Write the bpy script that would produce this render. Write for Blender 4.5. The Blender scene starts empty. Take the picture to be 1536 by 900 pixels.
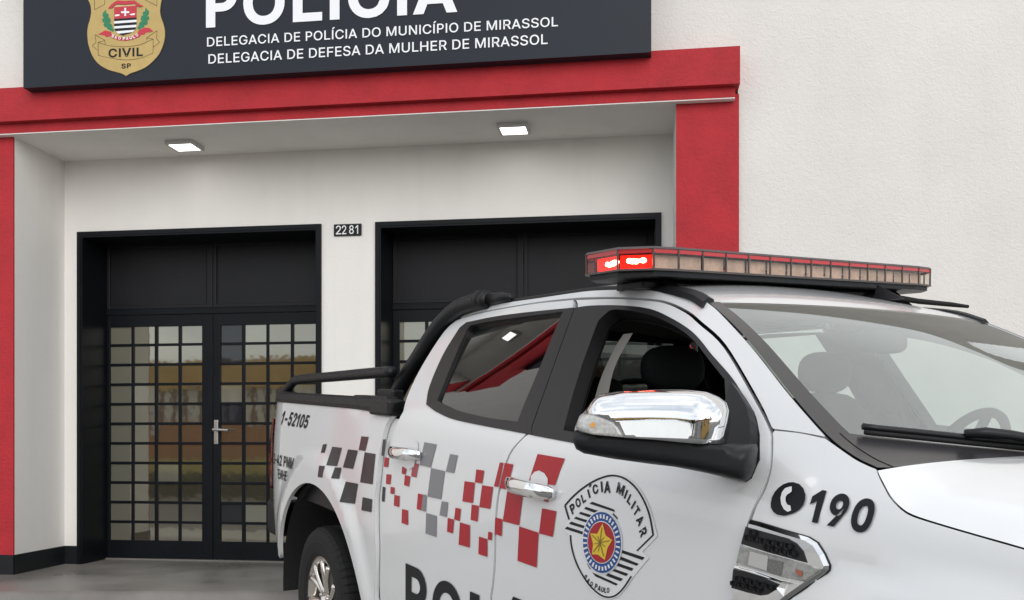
import bpy, bmesh, math, random
from mathutils import Vector, Matrix
from mathutils.geometry import delaunay_2d_cdt
random.seed(7)
C = bpy.context.scene
COL = C.collection
# ------------------------------------------------------------------ camera, sky, sun, exposure
cam = bpy.data.cameras.new('camera'); camo = bpy.data.objects.new('camera', cam); COL.objects.link(camo)
camo.location = (0, 0, 1.0); camo.rotation_euler = (math.radians(90), 0, 0)
cam.sensor_width = 36; cam.lens = 1400/1536*36; cam.shift_y = 210/1536
cam.clip_start = .05; cam.clip_end = 800
C.camera = camo
C.view_settings.view_transform = 'Standard'; C.view_settings.look = 'None'
C.view_settings.exposure = 0.31; C.view_settings.gamma = 1
SUN_EL, SUN_AZ = math.radians(25), math.radians(166)      # azimuth clockwise from +Y (north); the sun stands behind the camera
w = bpy.data.worlds.new('World'); C.world = w; w.use_nodes = True
nt = w.node_tree; N = nt.nodes; L = nt.links; N.clear()
wo = N.new('ShaderNodeOutputWorld'); bg = N.new('ShaderNodeBackground'); bg.inputs['Strength'].default_value = .13
sky = N.new('ShaderNodeTexSky'); sky.sky_type = 'NISHITA'; sky.sun_disc = False
sky.sun_elevation = SUN_EL; sky.sun_rotation = SUN_AZ
tc = N.new('ShaderNodeTexCoord'); mp = N.new('ShaderNodeMapping'); mp.inputs['Scale'].default_value = (1, 1, 2.6)
no = N.new('ShaderNodeTexNoise'); no.inputs['Scale'].default_value = 2.2; no.inputs['Detail'].default_value = 7; no.inputs['Roughness'].default_value = .55; no.inputs['Distortion'].default_value = .4
cr = N.new('ShaderNodeValToRGB'); e = cr.color_ramp.elements
e[0].position = .36; e[0].color = (4.6, 5.0, 5.5, 1); e[1].position = .62; e[1].color = (8.6, 8.7, 8.8, 1)
mx = N.new('ShaderNodeMix'); mx.data_type = 'RGBA'; mx.inputs[0].default_value = .86
L.new(tc.outputs['Generated'], mp.inputs['Vector']); L.new(mp.outputs['Vector'], no.inputs['Vector']); L.new(no.outputs['Fac'], cr.inputs['Fac'])
L.new(sky.outputs['Color'], mx.inputs[6]); L.new(cr.outputs['Color'], mx.inputs[7]); L.new(mx.outputs[2], bg.inputs['Color']); L.new(bg.outputs[0], wo.inputs['Surface'])
sun = bpy.data.lights.new('sun', 'SUN'); sun.energy = 1.3; sun.angle = math.radians(50); sun.color = (1, .97, .93)
suno = bpy.data.objects.new('sun', sun); COL.objects.link(suno)
sd = Vector((math.sin(SUN_AZ)*math.cos(SUN_EL), math.cos(SUN_AZ)*math.cos(SUN_EL), math.sin(SUN_EL)))
suno.rotation_euler = sd.to_track_quat('Z', 'Y').to_euler(); suno.location = sd*30

# measured outlines: (x, z) on the truck side in metres, (s, z) on the sign, mirror-plane coordinates
G = {'rear_door':[[(0.882,0.6025),(0.9121,0.7946),(0.9084,0.9262),(0.9062,1.0316),(0.9219,1.1272),(0.9458,1.2252),(0.9982,1.3208),
(1.0421,1.4138)],[(1.0421,1.4138),(1.0066,1.4876),(0.9836,1.6031),(0.9929,1.7379),(1.0299,1.7884),(1.0825,1.8031)],[(1.0825,1.8031),(1.2755,1.8207),
(1.6125,1.8317),(1.8746,1.8288)],[(1.8746,1.8288),(1.9002,1.7962),(1.9399,1.6942),(2.028,1.3984)],[(2.0461,1.3865),(2.02,1.3617),(1.9829,1.3292),(1.958,1.2992),
(1.9361,1.2536),(1.9203,1.208),(1.9046,1.1464),(1.8975,1.0629),(1.8969,0.9595),(1.8895,0.8814),(1.8698,0.8114)],[(1.87,0.42),
(0.89,0.42)]],'front_door':[[(1.884,0.8144),(1.9034,0.8841),(1.9107,0.9618),(1.9112,1.0648),(1.9182,1.148),(1.9336,1.2094),(1.9493,1.2548),(1.9708,1.3002),
(1.9953,1.3301),(2.0319,1.3624),(2.0648,1.3833)],[(2.0644,1.398),(1.9768,1.6929),(1.9341,1.7941),(1.8941,1.8274)],[(1.8941,1.8274),(2.1152,1.8154),
(2.3006,1.797),(2.4089,1.7793),(2.522,1.7444),(2.6017,1.7094),(2.7486,1.64),(2.9489,1.505),(3.0362,1.4394),(3.0561,1.4132),(3.0809,1.3672),(3.0842,1.3306),
(3.0784,1.2887),(3.063,1.245),(3.0475,1.1808),(3.0322,1.1079),(3.0313,1.0554)],[(3.0,0.42),(1.9,0.42)]],'cab_side':[[(1.0615,1.81),(1.268,1.8266),
(1.6062,1.8372),(1.8753,1.8359),(2.1083,1.8226),(2.2936,1.8049),(2.4089,1.7865),(2.5242,1.7521),(2.6068,1.7168),(2.7534,1.647),(2.9555,1.5115),
(3.0405,1.4457)],[(3.0463,1.443),(3.1266,1.4396),(3.2,1.4335)],[(3.2,1.4335),(3.045,1.5213),(2.8499,1.6375),(2.6654,1.7362),(2.5887,1.7714)],[(2.5887,1.7714),
(2.4879,1.8041),(2.2996,1.8343),(2.014,1.8561),(1.8962,1.8583),(1.3599,1.851),(1.1579,1.8388)]],'fender':[[(3.0529,1.4388),(3.1283,1.4368),
(3.2023,1.4294)],[(3.2023,1.4294),(3.2911,1.3951),(3.3311,1.3835),(3.3562,1.3777)],[(3.3562,1.3777),(3.3688,1.3644),(3.3897,1.3458),(3.4112,1.3277),
(3.4419,1.3099),(3.4713,1.2999),(3.5292,1.2919),(3.6068,1.283),(3.6888,1.2742)],[(4.0,1.22),(4.2,1.13),(4.3,1.06)],[(4.36,0.95),(4.38,0.8),
(4.36,0.7)],[(4.36,0.66),(4.12,0.62)],'ARCHF',[(3.04,0.42),(3.028,0.52)],[(3.0377,1.0568),(3.0407,1.1095),(3.0558,1.1821),(3.0706,1.2355),(3.0809,1.2712),
(3.0962,1.3127),(3.0905,1.3606),(3.0621,1.4166),(3.0505,1.4326)]],'bed':[[(-0.664,1.4157),(0.0435,1.418),(0.721,1.4115),(0.9525,1.3995)],[(0.9525,1.3995),
(0.897,1.3436),(0.8573,1.2185),(0.8434,1.1196),(0.8226,1.0218),(0.8246,0.9144),(0.8268,0.7801),(0.784,0.5817)],[(0.82,0.46),(0.66,0.46)],'ARCHR',[(-0.7,0.52),
(-0.93,0.6)],[(-0.97,0.66),(-1.02,0.8),(-1.02,0.95),(-1.0,1.1),(-0.96,1.22),(-0.89,1.34),(-0.82,1.41)]],'rear_glass':[[(1.304,1.4669),(1.2586,1.5931),
(1.202,1.7468)],[(1.2118,1.7658),(1.3825,1.7769),(1.857,1.7869)],[(1.857,1.7869),(1.9144,1.5987),(1.9556,1.4102)],[(1.9556,1.4102),(1.7556,1.4152),
(1.5269,1.4305),(1.3987,1.4488),(1.3242,1.4596)]],'rear_trim':[[(1.2277,1.4465),(1.1706,1.5175),(1.1262,1.6464),(1.1256,1.7612)],[(1.1564,1.7824),
(1.386,1.7955),(1.6492,1.799),(1.9104,1.7979)],[(1.9159,1.7976),(2.0523,1.3996)],[(2.073,1.3742),(1.7027,1.3897),(1.4865,1.4018),
(1.3302,1.4237)]],'front_trim':[[(1.9197,1.7973),(2.0186,1.7981),(2.194,1.7869),(2.3426,1.767),(2.4646,1.7337),(2.5991,1.685),(2.7201,1.621),(2.8317,1.5627),
(2.907,1.5154),(2.972,1.4723),(3.0147,1.4275)],[(3.0479,1.372),(3.0445,1.3328)],[(3.0055,1.3352),(2.7396,1.3479),(2.32,1.3636),
(2.0772,1.3734)],[(2.0575,1.3977),(1.9197,1.7973)]],'front_open':[[(2.1177,1.7563),(2.1593,1.7759),(2.3327,1.753),(2.4799,1.7151),(2.6069,1.6678),
(2.7204,1.6067),(2.8164,1.5542)],[(2.8175,1.5525),(2.9545,1.3648)],[(2.9545,1.3648),(2.7255,1.3706),(2.2974,1.3937)],[(2.2354,1.3964),(2.1648,1.5714),
(2.1066,1.7413)]],'pillar_trim':[[(2.1778,1.7335),(2.2239,1.7356)],[(2.2239,1.7356),(2.2326,1.6129),(2.3282,1.4423)],[(2.2553,1.4394),(2.1934,1.5714),
(2.1735,1.6776),(2.1778,1.7335)]],'roofedge':[(1.1499,0.6213,1.845),(1.3527,0.6087,1.857),(1.6395,0.6002,1.8605),(1.8909,0.5928,1.8635),(2.0102,0.5928,1.8599),
(2.1521,0.5962,1.8506),(2.2966,0.6021,1.8377),(2.4861,0.6197,1.8062),(2.5858,0.6411,1.7715)],'wsedge':[(2.5858,0.6411,1.7715),(2.7061,0.6759,1.7156),
(2.8487,0.7224,1.6393),(3.0441,0.7908,1.5228),(3.1993,0.8399,1.4349),(3.2904,0.8602,1.3964),(3.354,0.8688,1.3788)],'hoodedge':[(3.3619,0.8704,1.3756),
(3.3711,0.8755,1.366),(3.3915,0.8845,1.3485),(3.4131,0.8932,1.3304),(3.442,0.9005,1.3136),(3.4715,0.9043,1.3036),(3.5282,0.9067,1.2953),(3.6059,0.909,1.2863),
(3.688,0.911,1.2773)],'checks':[('B','k',[(0.1164,1.217),(0.1727,1.2229),(0.1498,1.1784),(0.0961,1.1734)]),('B','d',[(0.2562,1.2153),(0.3911,1.2191),
(0.3357,1.1271),(0.2039,1.1212)]),('B','k',[(0.476,1.2177),(0.6027,1.2215),(0.5522,1.1333),(0.4191,1.129)]),('B','m',[(0.6345,1.2878),(0.7213,1.2898),
(0.6935,1.225),(0.6135,1.2243)]),('B','n',[(0.1139,1.1114),(0.1878,1.1155),(0.1722,1.0581),(0.101,1.0535)]),('B','k',[(0.3112,1.1196),(0.3981,1.125),
(0.378,1.0704),(0.2932,1.0654)]),('B','n',[(0.6889,1.2197),(0.816,1.2212),(0.7983,1.0871),(0.6477,1.0816)]),('B','k',[(0.4637,1.0663),(0.6231,1.0721),
(0.5838,0.9765),(0.4242,0.9667)]),('B','k',[(0.684,1.0186),(0.7965,1.0217),(0.7898,0.9643),(0.6685,0.9577)]),('R','k',[(0.9153,1.0896),(0.9449,1.0899),
(0.9386,1.0279),(0.9089,1.0272)]),('R','d',[(0.8919,1.2884),(0.9256,1.2923),(0.9147,1.22),(0.8849,1.2196)]),('R','r',[(0.9229,1.215),(0.969,1.2167),
(0.9652,1.1762),(0.9188,1.175)]),('R','r',[(0.9517,1.1469),(1.0022,1.1488),(0.9968,1.1074),(0.951,1.1056)]),('R','r',[(1.0023,1.0987),(1.0426,1.0993),
(1.0423,1.0707),(1.002,1.0708)]),('R','r',[(1.0447,1.0691),(1.098,1.0705),(1.0957,1.0247),(1.0399,1.0242)]),('R','r',[(1.1255,1.0211),(1.1858,1.0224),
(1.1872,0.9635),(1.1223,0.9635)]),('R','r',[(1.1131,1.1917),(1.1535,1.1916),(1.1505,1.1627),(1.1122,1.1636)]),('R','r',[(1.1441,1.1603),(1.1972,1.16),
(1.1906,1.1184),(1.1395,1.1194)]),('R','p',[(1.2158,1.2156),(1.2712,1.2158),(1.2552,1.1611),(1.2057,1.1617)]),('R','g',[(1.309,1.3034),(1.4192,1.302),
(1.3824,1.2115),(1.2801,1.2122)]),('R','g',[(1.5404,1.2749),(1.6019,1.2746),(1.5821,1.2086),(1.5142,1.2082)]),('R','g',[(1.3866,1.2102),(1.5066,1.2091),
(1.4862,1.1021),(1.3669,1.0993)]),('R','r',[(1.2781,1.1014),(1.326,1.1016),(1.3134,1.0387),(1.2694,1.0392)]),('R','g',[(1.3258,1.1033),(1.3585,1.1035),
(1.3545,1.0387),(1.3114,1.0384)]),('R','g',[(1.4924,1.0962),(1.5447,1.0983),(1.5371,1.0425),(1.4768,1.0419)]),('R','g',[(1.3587,1.035),(1.452,1.0353),
(1.4504,0.956),(1.3548,0.9553)]),('R','r',[(1.6075,1.0865),(1.6499,1.087),(1.6421,1.0421),(1.5993,1.0427)]),('R','r',[(1.5465,1.0412),(1.5976,1.0416),
(1.5903,0.9903),(1.5427,0.9898)]),('R','r',[(1.6458,1.0386),(1.7233,1.0383),(1.7242,0.96),(1.6378,0.9572)]),('R','r',[(1.7522,1.2374),(1.809,1.2379),
(1.8007,1.1929),(1.7469,1.1921)]),('R','r',[(1.6695,1.1883),(1.7471,1.1906),(1.7398,1.1185),(1.6599,1.1152)]),('R','r',[(1.8014,1.1877),(1.8784,1.1896),
(1.866,1.1141),(1.7882,1.1112)]),('R','r',[(1.7319,1.1128),(1.7846,1.1146),(1.7788,1.0593),(1.7274,1.0584)]),('R','r',[(1.913,1.2745),(1.9368,1.2749),
(1.9147,1.1927),(1.8842,1.1925)]),('R','r',[(1.7925,1.0096),(1.8518,1.0095),(1.8536,0.9491),(1.7893,0.9489)]),('R','r',[(1.8586,1.0363),(1.885,1.0371),
(1.883,1.0098),(1.8549,1.01)]),('F','r',[(1.9456,1.2757),(2.001,1.2752),(1.9745,1.1903),(1.9225,1.1906)]),('F','r',[(2.1398,1.3192),(2.2928,1.3167),
(2.2576,1.234),(2.1066,1.2338)]),('F','r',[(1.975,1.186),(2.0744,1.1869),(2.0602,1.0858),(1.955,1.0849)]),('F','r',[(1.9049,1.0907),(1.9516,1.0904),
(1.9505,1.0343),(1.9036,1.0354)]),('F','r',[(2.1936,1.1572),(2.2739,1.1586),(2.2608,1.0792),(2.1821,1.0783)]),('F','r',[(2.0617,1.0832),(2.1794,1.0799),
(2.1726,0.9704),(2.0556,0.9714)]),('F','r',[(2.2004,1.1901),(2.2259,1.1896),(2.2245,1.1793),(2.2003,1.1799)])],'t_pol':[(1.1273,0.8037),
(1.8078,0.8169)],'t_num':[(-0.5748,1.358),(-0.1182,1.353),(-0.1661,1.2813),(-0.645,1.2798)],'t_l1':[(-2.1873,1.008),(-0.3477,1.1132),(-0.3552,1.051),
(-0.8661,1.0661)],'t_l2':[(-0.6652,1.0273),(-0.4533,1.0294),(-0.4654,0.9746),(-0.6494,0.9715)],'t_190':[(3.2311,1.3268),(3.3917,1.3197),(3.3866,1.2543),
(3.2285,1.2581)],'phone':[(3.1692,1.3332),(3.1864,1.3308),(3.2003,1.3236),(3.211,1.3118),(3.2142,1.302),(3.213,1.2897),(3.2053,1.2794),(3.1913,1.2707),
(3.1659,1.2616),(3.1464,1.2616),(3.1342,1.2663),(3.1254,1.275),(3.1228,1.2831),(3.1224,1.2957),(3.1261,1.3075),(3.1332,1.3179),(3.1438,1.3265),
(3.1564,1.3315)],'handset':[(3.1609,1.3216),(3.1697,1.3237),(3.1739,1.3139),(3.1696,1.3097),(3.1635,1.3057),(3.1618,1.2997),(3.165,1.2918),(3.1711,1.2859),
(3.1808,1.2846),(3.1849,1.2752),(3.176,1.2712),(3.1646,1.2752),(3.1544,1.2848),(3.1485,1.2966),(3.1479,1.309),(3.1526,1.3178)],'v_outer':[(3.0705,1.2391),
(3.1015,1.2378),(3.1707,1.2319),(3.2411,1.2267),(3.2652,1.2191),(3.286,1.1997),(3.301,1.1785),(3.3003,1.1693),(3.2935,1.1621),(3.2002,1.0866),(3.1581,1.0493),
(3.0345,1.0216),(3.0351,1.0665),(3.0429,1.1325),(3.0567,1.1855)],'v_mesh1':[(3.0688,1.2245),(3.1327,1.2209),(3.1944,1.2175),(3.2193,1.2111),(3.2391,1.198),
(3.2516,1.1758),(3.2307,1.1762),(3.1428,1.1792),(3.0586,1.1849)],'v_lamp':[(3.0552,1.1822),(3.143,1.1771),(3.2309,1.1742),(3.2674,1.1725),(3.2903,1.1707),
(3.2859,1.1627),(3.25,1.1342),(3.1803,1.134),(3.1119,1.1362),(3.0467,1.1389)],'v_label1':[(3.091,1.1736),(3.1463,1.1721),(3.1451,1.1401),
(3.0877,1.1427)],'v_label2':[(3.1496,1.1672),(3.1897,1.167),(3.1868,1.1361),(3.1465,1.137)],'v_red':[(3.2159,1.1634),(3.2478,1.1609),(3.2515,1.1474),
(3.2417,1.1395),(3.2253,1.1466)],'v_trim2':[(3.0435,1.1326),(3.1122,1.1319),(3.1809,1.1266),(3.2348,1.1271),(3.1978,1.1207),(3.1188,1.1233),
(3.0416,1.1256)],'v_mesh2':[(3.0392,1.1243),(3.1128,1.1247),(3.1794,1.1171),(3.1661,1.101),(3.1472,1.0882),(3.1275,1.082),(3.0863,1.0805),
(3.0361,1.081)],'emblem':[('w',0,[(2.3111,1.1818),(2.3201,1.1904),(2.3289,1.199),(2.338,1.2075),(2.3481,1.2157),(2.3595,1.2236),(2.3717,1.2314),(2.3844,1.2388),
(2.3975,1.2459),(2.4108,1.2528),(2.4246,1.2594),(2.4385,1.2656),(2.4521,1.2712),(2.4656,1.2764),(2.4789,1.2811),(2.4921,1.2853),(2.505,1.2887),(2.5177,1.2913),
(2.5303,1.2932),(2.5426,1.2946),(2.5545,1.2953),(2.5658,1.2954),(2.5767,1.295),(2.5875,1.294),(2.5984,1.2922),(2.6095,1.2896),(2.6206,1.2862),(2.6315,1.2823),
(2.6418,1.2779),(2.6513,1.2733),(2.6604,1.2681),(2.669,1.2625),(2.6773,1.2565),(2.6856,1.2497),(2.6937,1.2424),(2.7013,1.2348),(2.7081,1.2273),(2.7137,1.2202),
(2.7185,1.2132),(2.7231,1.2057),(2.728,1.1974),(2.7334,1.1878),(2.739,1.1773),(2.7446,1.1664),(2.7501,1.1557),(2.6923,1.1056),(2.7225,1.0964),(2.6591,1.0344),
(2.6284,0.9975),(2.5965,0.9688),(2.5566,0.9523),(2.5149,0.9489),(2.4754,0.955),(2.4403,0.9725),(2.4018,1.0015),(2.3729,1.0331),(2.3539,1.069),(2.3439,1.1001),
(2.3154,1.1112),(2.3405,1.141)]),('k',1,[(2.3502,1.1443),(2.3243,1.1824),(2.3155,1.1798),(2.3414,1.1417)]),('k',1,[(2.3237,1.1798),(2.3308,1.1857),
(2.3378,1.1914),(2.3447,1.1971),(2.3519,1.2029),(2.36,1.2087),(2.3688,1.2148),(2.3783,1.2211),(2.3882,1.2274),(2.3983,1.2336),(2.4086,1.2395),(2.4191,1.2452),
(2.4299,1.2508),(2.4408,1.2562),(2.4516,1.2612),(2.4623,1.2658),(2.473,1.27),(2.4839,1.274),(2.4946,1.2775),(2.5048,1.2806),(2.5143,1.2831),(2.5227,1.2849),
(2.5304,1.2862),(2.5377,1.2871),(2.545,1.2876),(2.5526,1.2879),(2.5604,1.2879),(2.5683,1.2876),(2.5761,1.2871),(2.584,1.2861),(2.5919,1.2847),(2.6001,1.2828),
(2.6085,1.2805),(2.6168,1.2778),(2.625,1.2748),(2.6328,1.2715),(2.6403,1.2678),(2.6475,1.2639),(2.6545,1.2596),(2.6612,1.255),(2.6677,1.2503),(2.6739,1.2452),
(2.68,1.2399),(2.6858,1.2343),(2.6911,1.2286),(2.6961,1.2231),(2.7004,1.2177),(2.7042,1.2125),(2.7077,1.2072),(2.711,1.2015),(2.7144,1.1951),(2.7178,1.1878),
(2.7211,1.1798),(2.7242,1.1715),(2.7274,1.163),(2.7305,1.1547),(2.7374,1.1565),(2.7343,1.1647),(2.7312,1.1732),(2.728,1.1816),(2.7247,1.1896),(2.7213,1.197),
(2.7179,1.2035),(2.7145,1.2094),(2.7109,1.2148),(2.707,1.2201),(2.7025,1.2256),(2.6975,1.2313),(2.6921,1.237),(2.6862,1.2427),(2.68,1.2482),(2.6736,1.2534),
(2.6669,1.2583),(2.66,1.2629),(2.6528,1.2673),(2.6452,1.2715),(2.6374,1.2753),(2.6293,1.2787),(2.6207,1.2819),(2.612,1.2847),(2.6031,1.2872),(2.5945,1.2892),
(2.5859,1.2907),(2.5774,1.2917),(2.569,1.2924),(2.5606,1.2927),(2.5524,1.2926),(2.5443,1.2924),(2.5365,1.2918),(2.5285,1.2909),(2.5202,1.2895),(2.5113,1.2875),
(2.5014,1.285),(2.4909,1.2818),(2.4799,1.2782),(2.4687,1.2742),(2.4577,1.2698),(2.4467,1.2651),(2.4356,1.26),(2.4244,1.2545),(2.4134,1.2488),(2.4027,1.243),
(2.3922,1.237),(2.3819,1.2307),(2.3718,1.2243),(2.3622,1.2179),(2.3531,1.2116),(2.3448,1.2056),(2.3373,1.1997),(2.3303,1.1939),(2.3234,1.1882),
(2.3162,1.1824)]),('k',1,[(2.7317,1.1574),(2.6682,1.1057),(2.6728,1.1037),(2.7361,1.1553)]),('k',1,[(2.3523,1.0982),(2.3534,1.0926),(2.3543,1.0871),
(2.3553,1.0816),(2.3568,1.0757),(2.359,1.0694),(2.362,1.0625),(2.3656,1.0552),(2.3697,1.0477),(2.3742,1.0403),(2.3789,1.0334),(2.3839,1.027),(2.3891,1.0209),
(2.3947,1.015),(2.4007,1.0093),(2.4071,1.0036),(2.4142,0.9978),(2.4219,0.992),(2.4299,0.9863),(2.438,0.9811),(2.4458,0.9764),(2.4534,0.9724),(2.461,0.9688),
(2.4685,0.9656),(2.4759,0.9628),(2.4834,0.9603),(2.4907,0.9582),(2.4981,0.9563),(2.5055,0.9547),(2.5129,0.9536),(2.5202,0.9529),(2.5275,0.9527),(2.5348,0.9529),
(2.5422,0.9535),(2.5494,0.9546),(2.5567,0.9562),(2.5638,0.9583),(2.5709,0.9608),(2.578,0.9637),(2.585,0.9672),(2.5919,0.9713),(2.5987,0.9761),(2.6054,0.9814),
(2.612,0.9871),(2.6184,0.9932),(2.6247,0.9994),(2.6308,1.0059),(2.6367,1.0128),(2.6424,1.0199),(2.6481,1.0269),(2.6538,1.0338),(2.6477,1.035),(2.6421,1.0281),
(2.6364,1.021),(2.6306,1.014),(2.6249,1.0072),(2.6189,1.0009),(2.6128,0.9948),(2.6065,0.989),(2.6002,0.9834),(2.5938,0.9784),(2.5875,0.9741),(2.5813,0.9704),
(2.575,0.9672),(2.5687,0.9646),(2.5624,0.9624),(2.556,0.9606),(2.5496,0.9592),(2.5431,0.9582),(2.5366,0.9577),(2.53,0.9575),(2.5232,0.9577),(2.5165,0.9583),
(2.5096,0.9594),(2.5027,0.9609),(2.4956,0.9627),(2.4885,0.9648),(2.4813,0.9672),(2.4741,0.9699),(2.4668,0.973),(2.4595,0.9765),(2.4522,0.9804),(2.4445,0.985),
(2.4367,0.9902),(2.4288,0.9957),(2.4213,1.0014),(2.4143,1.0071),(2.408,1.0127),(2.4022,1.0183),(2.3967,1.024),(2.3916,1.03),(2.3868,1.0362),(2.3821,1.043),
(2.3778,1.0503),(2.3737,1.0576),(2.3702,1.0649),(2.3672,1.0716),(2.3651,1.0776),(2.3637,1.0832),(2.3627,1.0887),(2.3618,1.0942),(2.3607,1.0998)]),
('k',1,[(2.4433,1.0386),(2.4447,1.0357),(2.4461,1.0327),(2.4477,1.0297),(2.4498,1.0269),(2.4525,1.0244),(2.4557,1.022),(2.4589,1.0198),(2.4621,1.0176),
(2.4651,1.0192),(2.4619,1.0215),(2.4587,1.0237),(2.4557,1.0259),(2.4531,1.0283),(2.4512,1.031),(2.4497,1.0338),(2.4483,1.0368),(2.4468,1.0397)]),
('k',1,[(2.4557,1.2085),(2.5604,1.2),(2.5659,1.1934),(2.4441,1.2013)]),('k',1,[(2.4269,1.1908),(2.4869,1.187),(2.472,1.1789),(2.4188,1.1838)]),
('k',1,[(2.4027,1.1733),(2.4599,1.1706),(2.4483,1.1628),(2.3936,1.1666)]),('k',1,[(2.3801,1.1563),(2.4418,1.1535),(2.4352,1.1463),(2.3708,1.1494)]),
('k',1,[(2.3563,1.1388),(2.4287,1.136),(2.4242,1.1282),(2.3461,1.1305)]),('k',1,[(2.336,1.1212),(2.4228,1.1182),(2.4197,1.1101),(2.3255,1.1131)]),
('k',1,[(2.6067,1.0966),(2.7038,1.0932),(2.6951,1.0847),(2.6053,1.0883)]),('k',1,[(2.6013,1.0785),(2.6803,1.0724),(2.6713,1.0657),(2.5973,1.0689)]),
('k',1,[(2.5925,1.0589),(2.6598,1.0562),(2.65,1.0481),(2.585,1.0503)]),('k',1,[(2.5768,1.0399),(2.6377,1.0383),(2.6283,1.0302),(2.567,1.0328)]),
('k',1,[(2.547,1.023),(2.6144,1.0203),(2.6049,1.0117),(2.537,1.0141)]),('k',1,[(2.4711,1.0114),(2.5919,1.0023),(2.5855,0.9961),(2.4881,1.0028)]),
('k',1,[(2.5582,1.19),(2.5795,1.1795),(2.58,1.1743),(2.5552,1.1855)]),('w',2,[(2.6075,1.119),(2.6083,1.1079),(2.6074,1.0968),(2.6051,1.0857),(2.6012,1.0749),
(2.5958,1.0645),(2.589,1.0547),(2.581,1.0456),(2.5718,1.0374),(2.5616,1.0303),(2.5506,1.0243),(2.5389,1.0197),(2.5268,1.0164),(2.5144,1.0146),(2.5019,1.0143),
(2.4896,1.0155),(2.4777,1.0182),(2.4664,1.0225),(2.456,1.0282),(2.4465,1.0352),(2.4382,1.0435),(2.4312,1.0528),(2.4257,1.0631),(2.4217,1.074),(2.4193,1.0855),
(2.4186,1.0973),(2.4196,1.1092),(2.4222,1.1209),(2.4265,1.1323),(2.4322,1.1431),(2.4394,1.1531),(2.4478,1.1622),(2.4574,1.1702),(2.468,1.177),(2.4793,1.1824),
(2.4911,1.1865),(2.5033,1.189),(2.5157,1.1901),(2.528,1.1897),(2.54,1.1878),(2.5516,1.1845),(2.5625,1.1799),(2.5726,1.1739),(2.5816,1.1669),(2.5895,1.1588),
(2.5962,1.1498),(2.6014,1.1401),(2.6052,1.1297)]),('b',3,[(2.6023,1.1181),(2.6031,1.1074),(2.6023,1.0967),(2.6001,1.086),(2.5964,1.0756),(2.5914,1.0656),
(2.585,1.0562),(2.5775,1.0475),(2.5688,1.0396),(2.5593,1.0328),(2.5489,1.0271),(2.5379,1.0227),(2.5264,1.0196),(2.5148,1.0179),(2.503,1.0177),(2.4915,1.0189),
(2.4803,1.0217),(2.4697,1.0258),(2.4598,1.0313),(2.4509,1.0381),(2.4431,1.0461),(2.4365,1.0551),(2.4312,1.065),(2.4275,1.0755),(2.4252,1.0866),(2.4245,1.0979),
(2.4254,1.1093),(2.4278,1.1205),(2.4318,1.1314),(2.4371,1.1418),(2.4439,1.1514),(2.4518,1.1601),(2.4607,1.1678),(2.4706,1.1743),(2.4812,1.1795),(2.4924,1.1834),
(2.5039,1.1858),(2.5155,1.1868),(2.5271,1.1864),(2.5385,1.1845),(2.5494,1.1813),(2.5597,1.1768),(2.5692,1.1711),(2.5777,1.1643),(2.5852,1.1565),(2.5915,1.1478),
(2.5965,1.1384),(2.6001,1.1284)]),('w',4,[(2.5807,1.1146),(2.5811,1.1071),(2.5805,1.0995),(2.5788,1.092),(2.576,1.0846),(2.5722,1.0776),(2.5674,1.0709),
(2.5617,1.0648),(2.5553,1.0592),(2.5481,1.0544),(2.5404,1.0504),(2.5322,1.0473),(2.5237,1.0451),(2.515,1.0439),(2.5064,1.0437),(2.4978,1.0445),(2.4896,1.0464),
(2.4817,1.0493),(2.4745,1.0531),(2.4679,1.0578),(2.4622,1.0633),(2.4574,1.0695),(2.4536,1.0763),(2.4509,1.0836),(2.4492,1.0913),(2.4488,1.0991),(2.4495,1.107),
(2.4514,1.1149),(2.4543,1.1225),(2.4583,1.1298),(2.4633,1.1365),(2.4692,1.1427),(2.4759,1.1481),(2.4832,1.1528),(2.4911,1.1565),(2.4994,1.1594),(2.5079,1.1612),
(2.5166,1.1621),(2.5251,1.1619),(2.5336,1.1608),(2.5416,1.1587),(2.5493,1.1556),(2.5563,1.1517),(2.5626,1.147),(2.5681,1.1416),(2.5728,1.1355),(2.5764,1.1289),
(2.5791,1.1219)]),('r',5,[(2.5773,1.114),(2.5778,1.1068),(2.5772,1.0995),(2.5756,1.0923),(2.573,1.0853),(2.5693,1.0785),(2.5648,1.0721),(2.5594,1.0663),
(2.5533,1.061),(2.5465,1.0564),(2.5392,1.0526),(2.5315,1.0496),(2.5234,1.0475),(2.5152,1.0464),(2.507,1.0462),(2.4989,1.0471),(2.4911,1.0489),(2.4837,1.0516),
(2.4768,1.0553),(2.4706,1.0598),(2.4652,1.0651),(2.4606,1.0711),(2.457,1.0776),(2.4544,1.0846),(2.4529,1.0919),(2.4524,1.0994),(2.4531,1.107),(2.4548,1.1145),
(2.4576,1.1218),(2.4614,1.1287),(2.4661,1.1352),(2.4717,1.1411),(2.478,1.1463),(2.4849,1.1507),(2.4924,1.1543),(2.5002,1.157),(2.5083,1.1588),(2.5165,1.1596),
(2.5246,1.1595),(2.5326,1.1583),(2.5403,1.1563),(2.5475,1.1534),(2.5542,1.1496),(2.5602,1.1451),(2.5654,1.1399),(2.5698,1.1341),(2.5733,1.1278),
(2.5758,1.121)]),('w',4,[(2.6007,1.1154),(2.6001,1.1201),(2.583,1.117),(2.5837,1.1123)]),('w',4,[(2.601,1.1),(2.6028,1.1049),(2.5835,1.105),(2.5818,1.1)]),
('w',4,[(2.5954,1.0849),(2.5992,1.0896),(2.5842,1.0925),(2.5803,1.0878)]),('w',4,[(2.5892,1.0703),(2.5945,1.0746),(2.5798,1.0806),(2.5744,1.0762)]),
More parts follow.
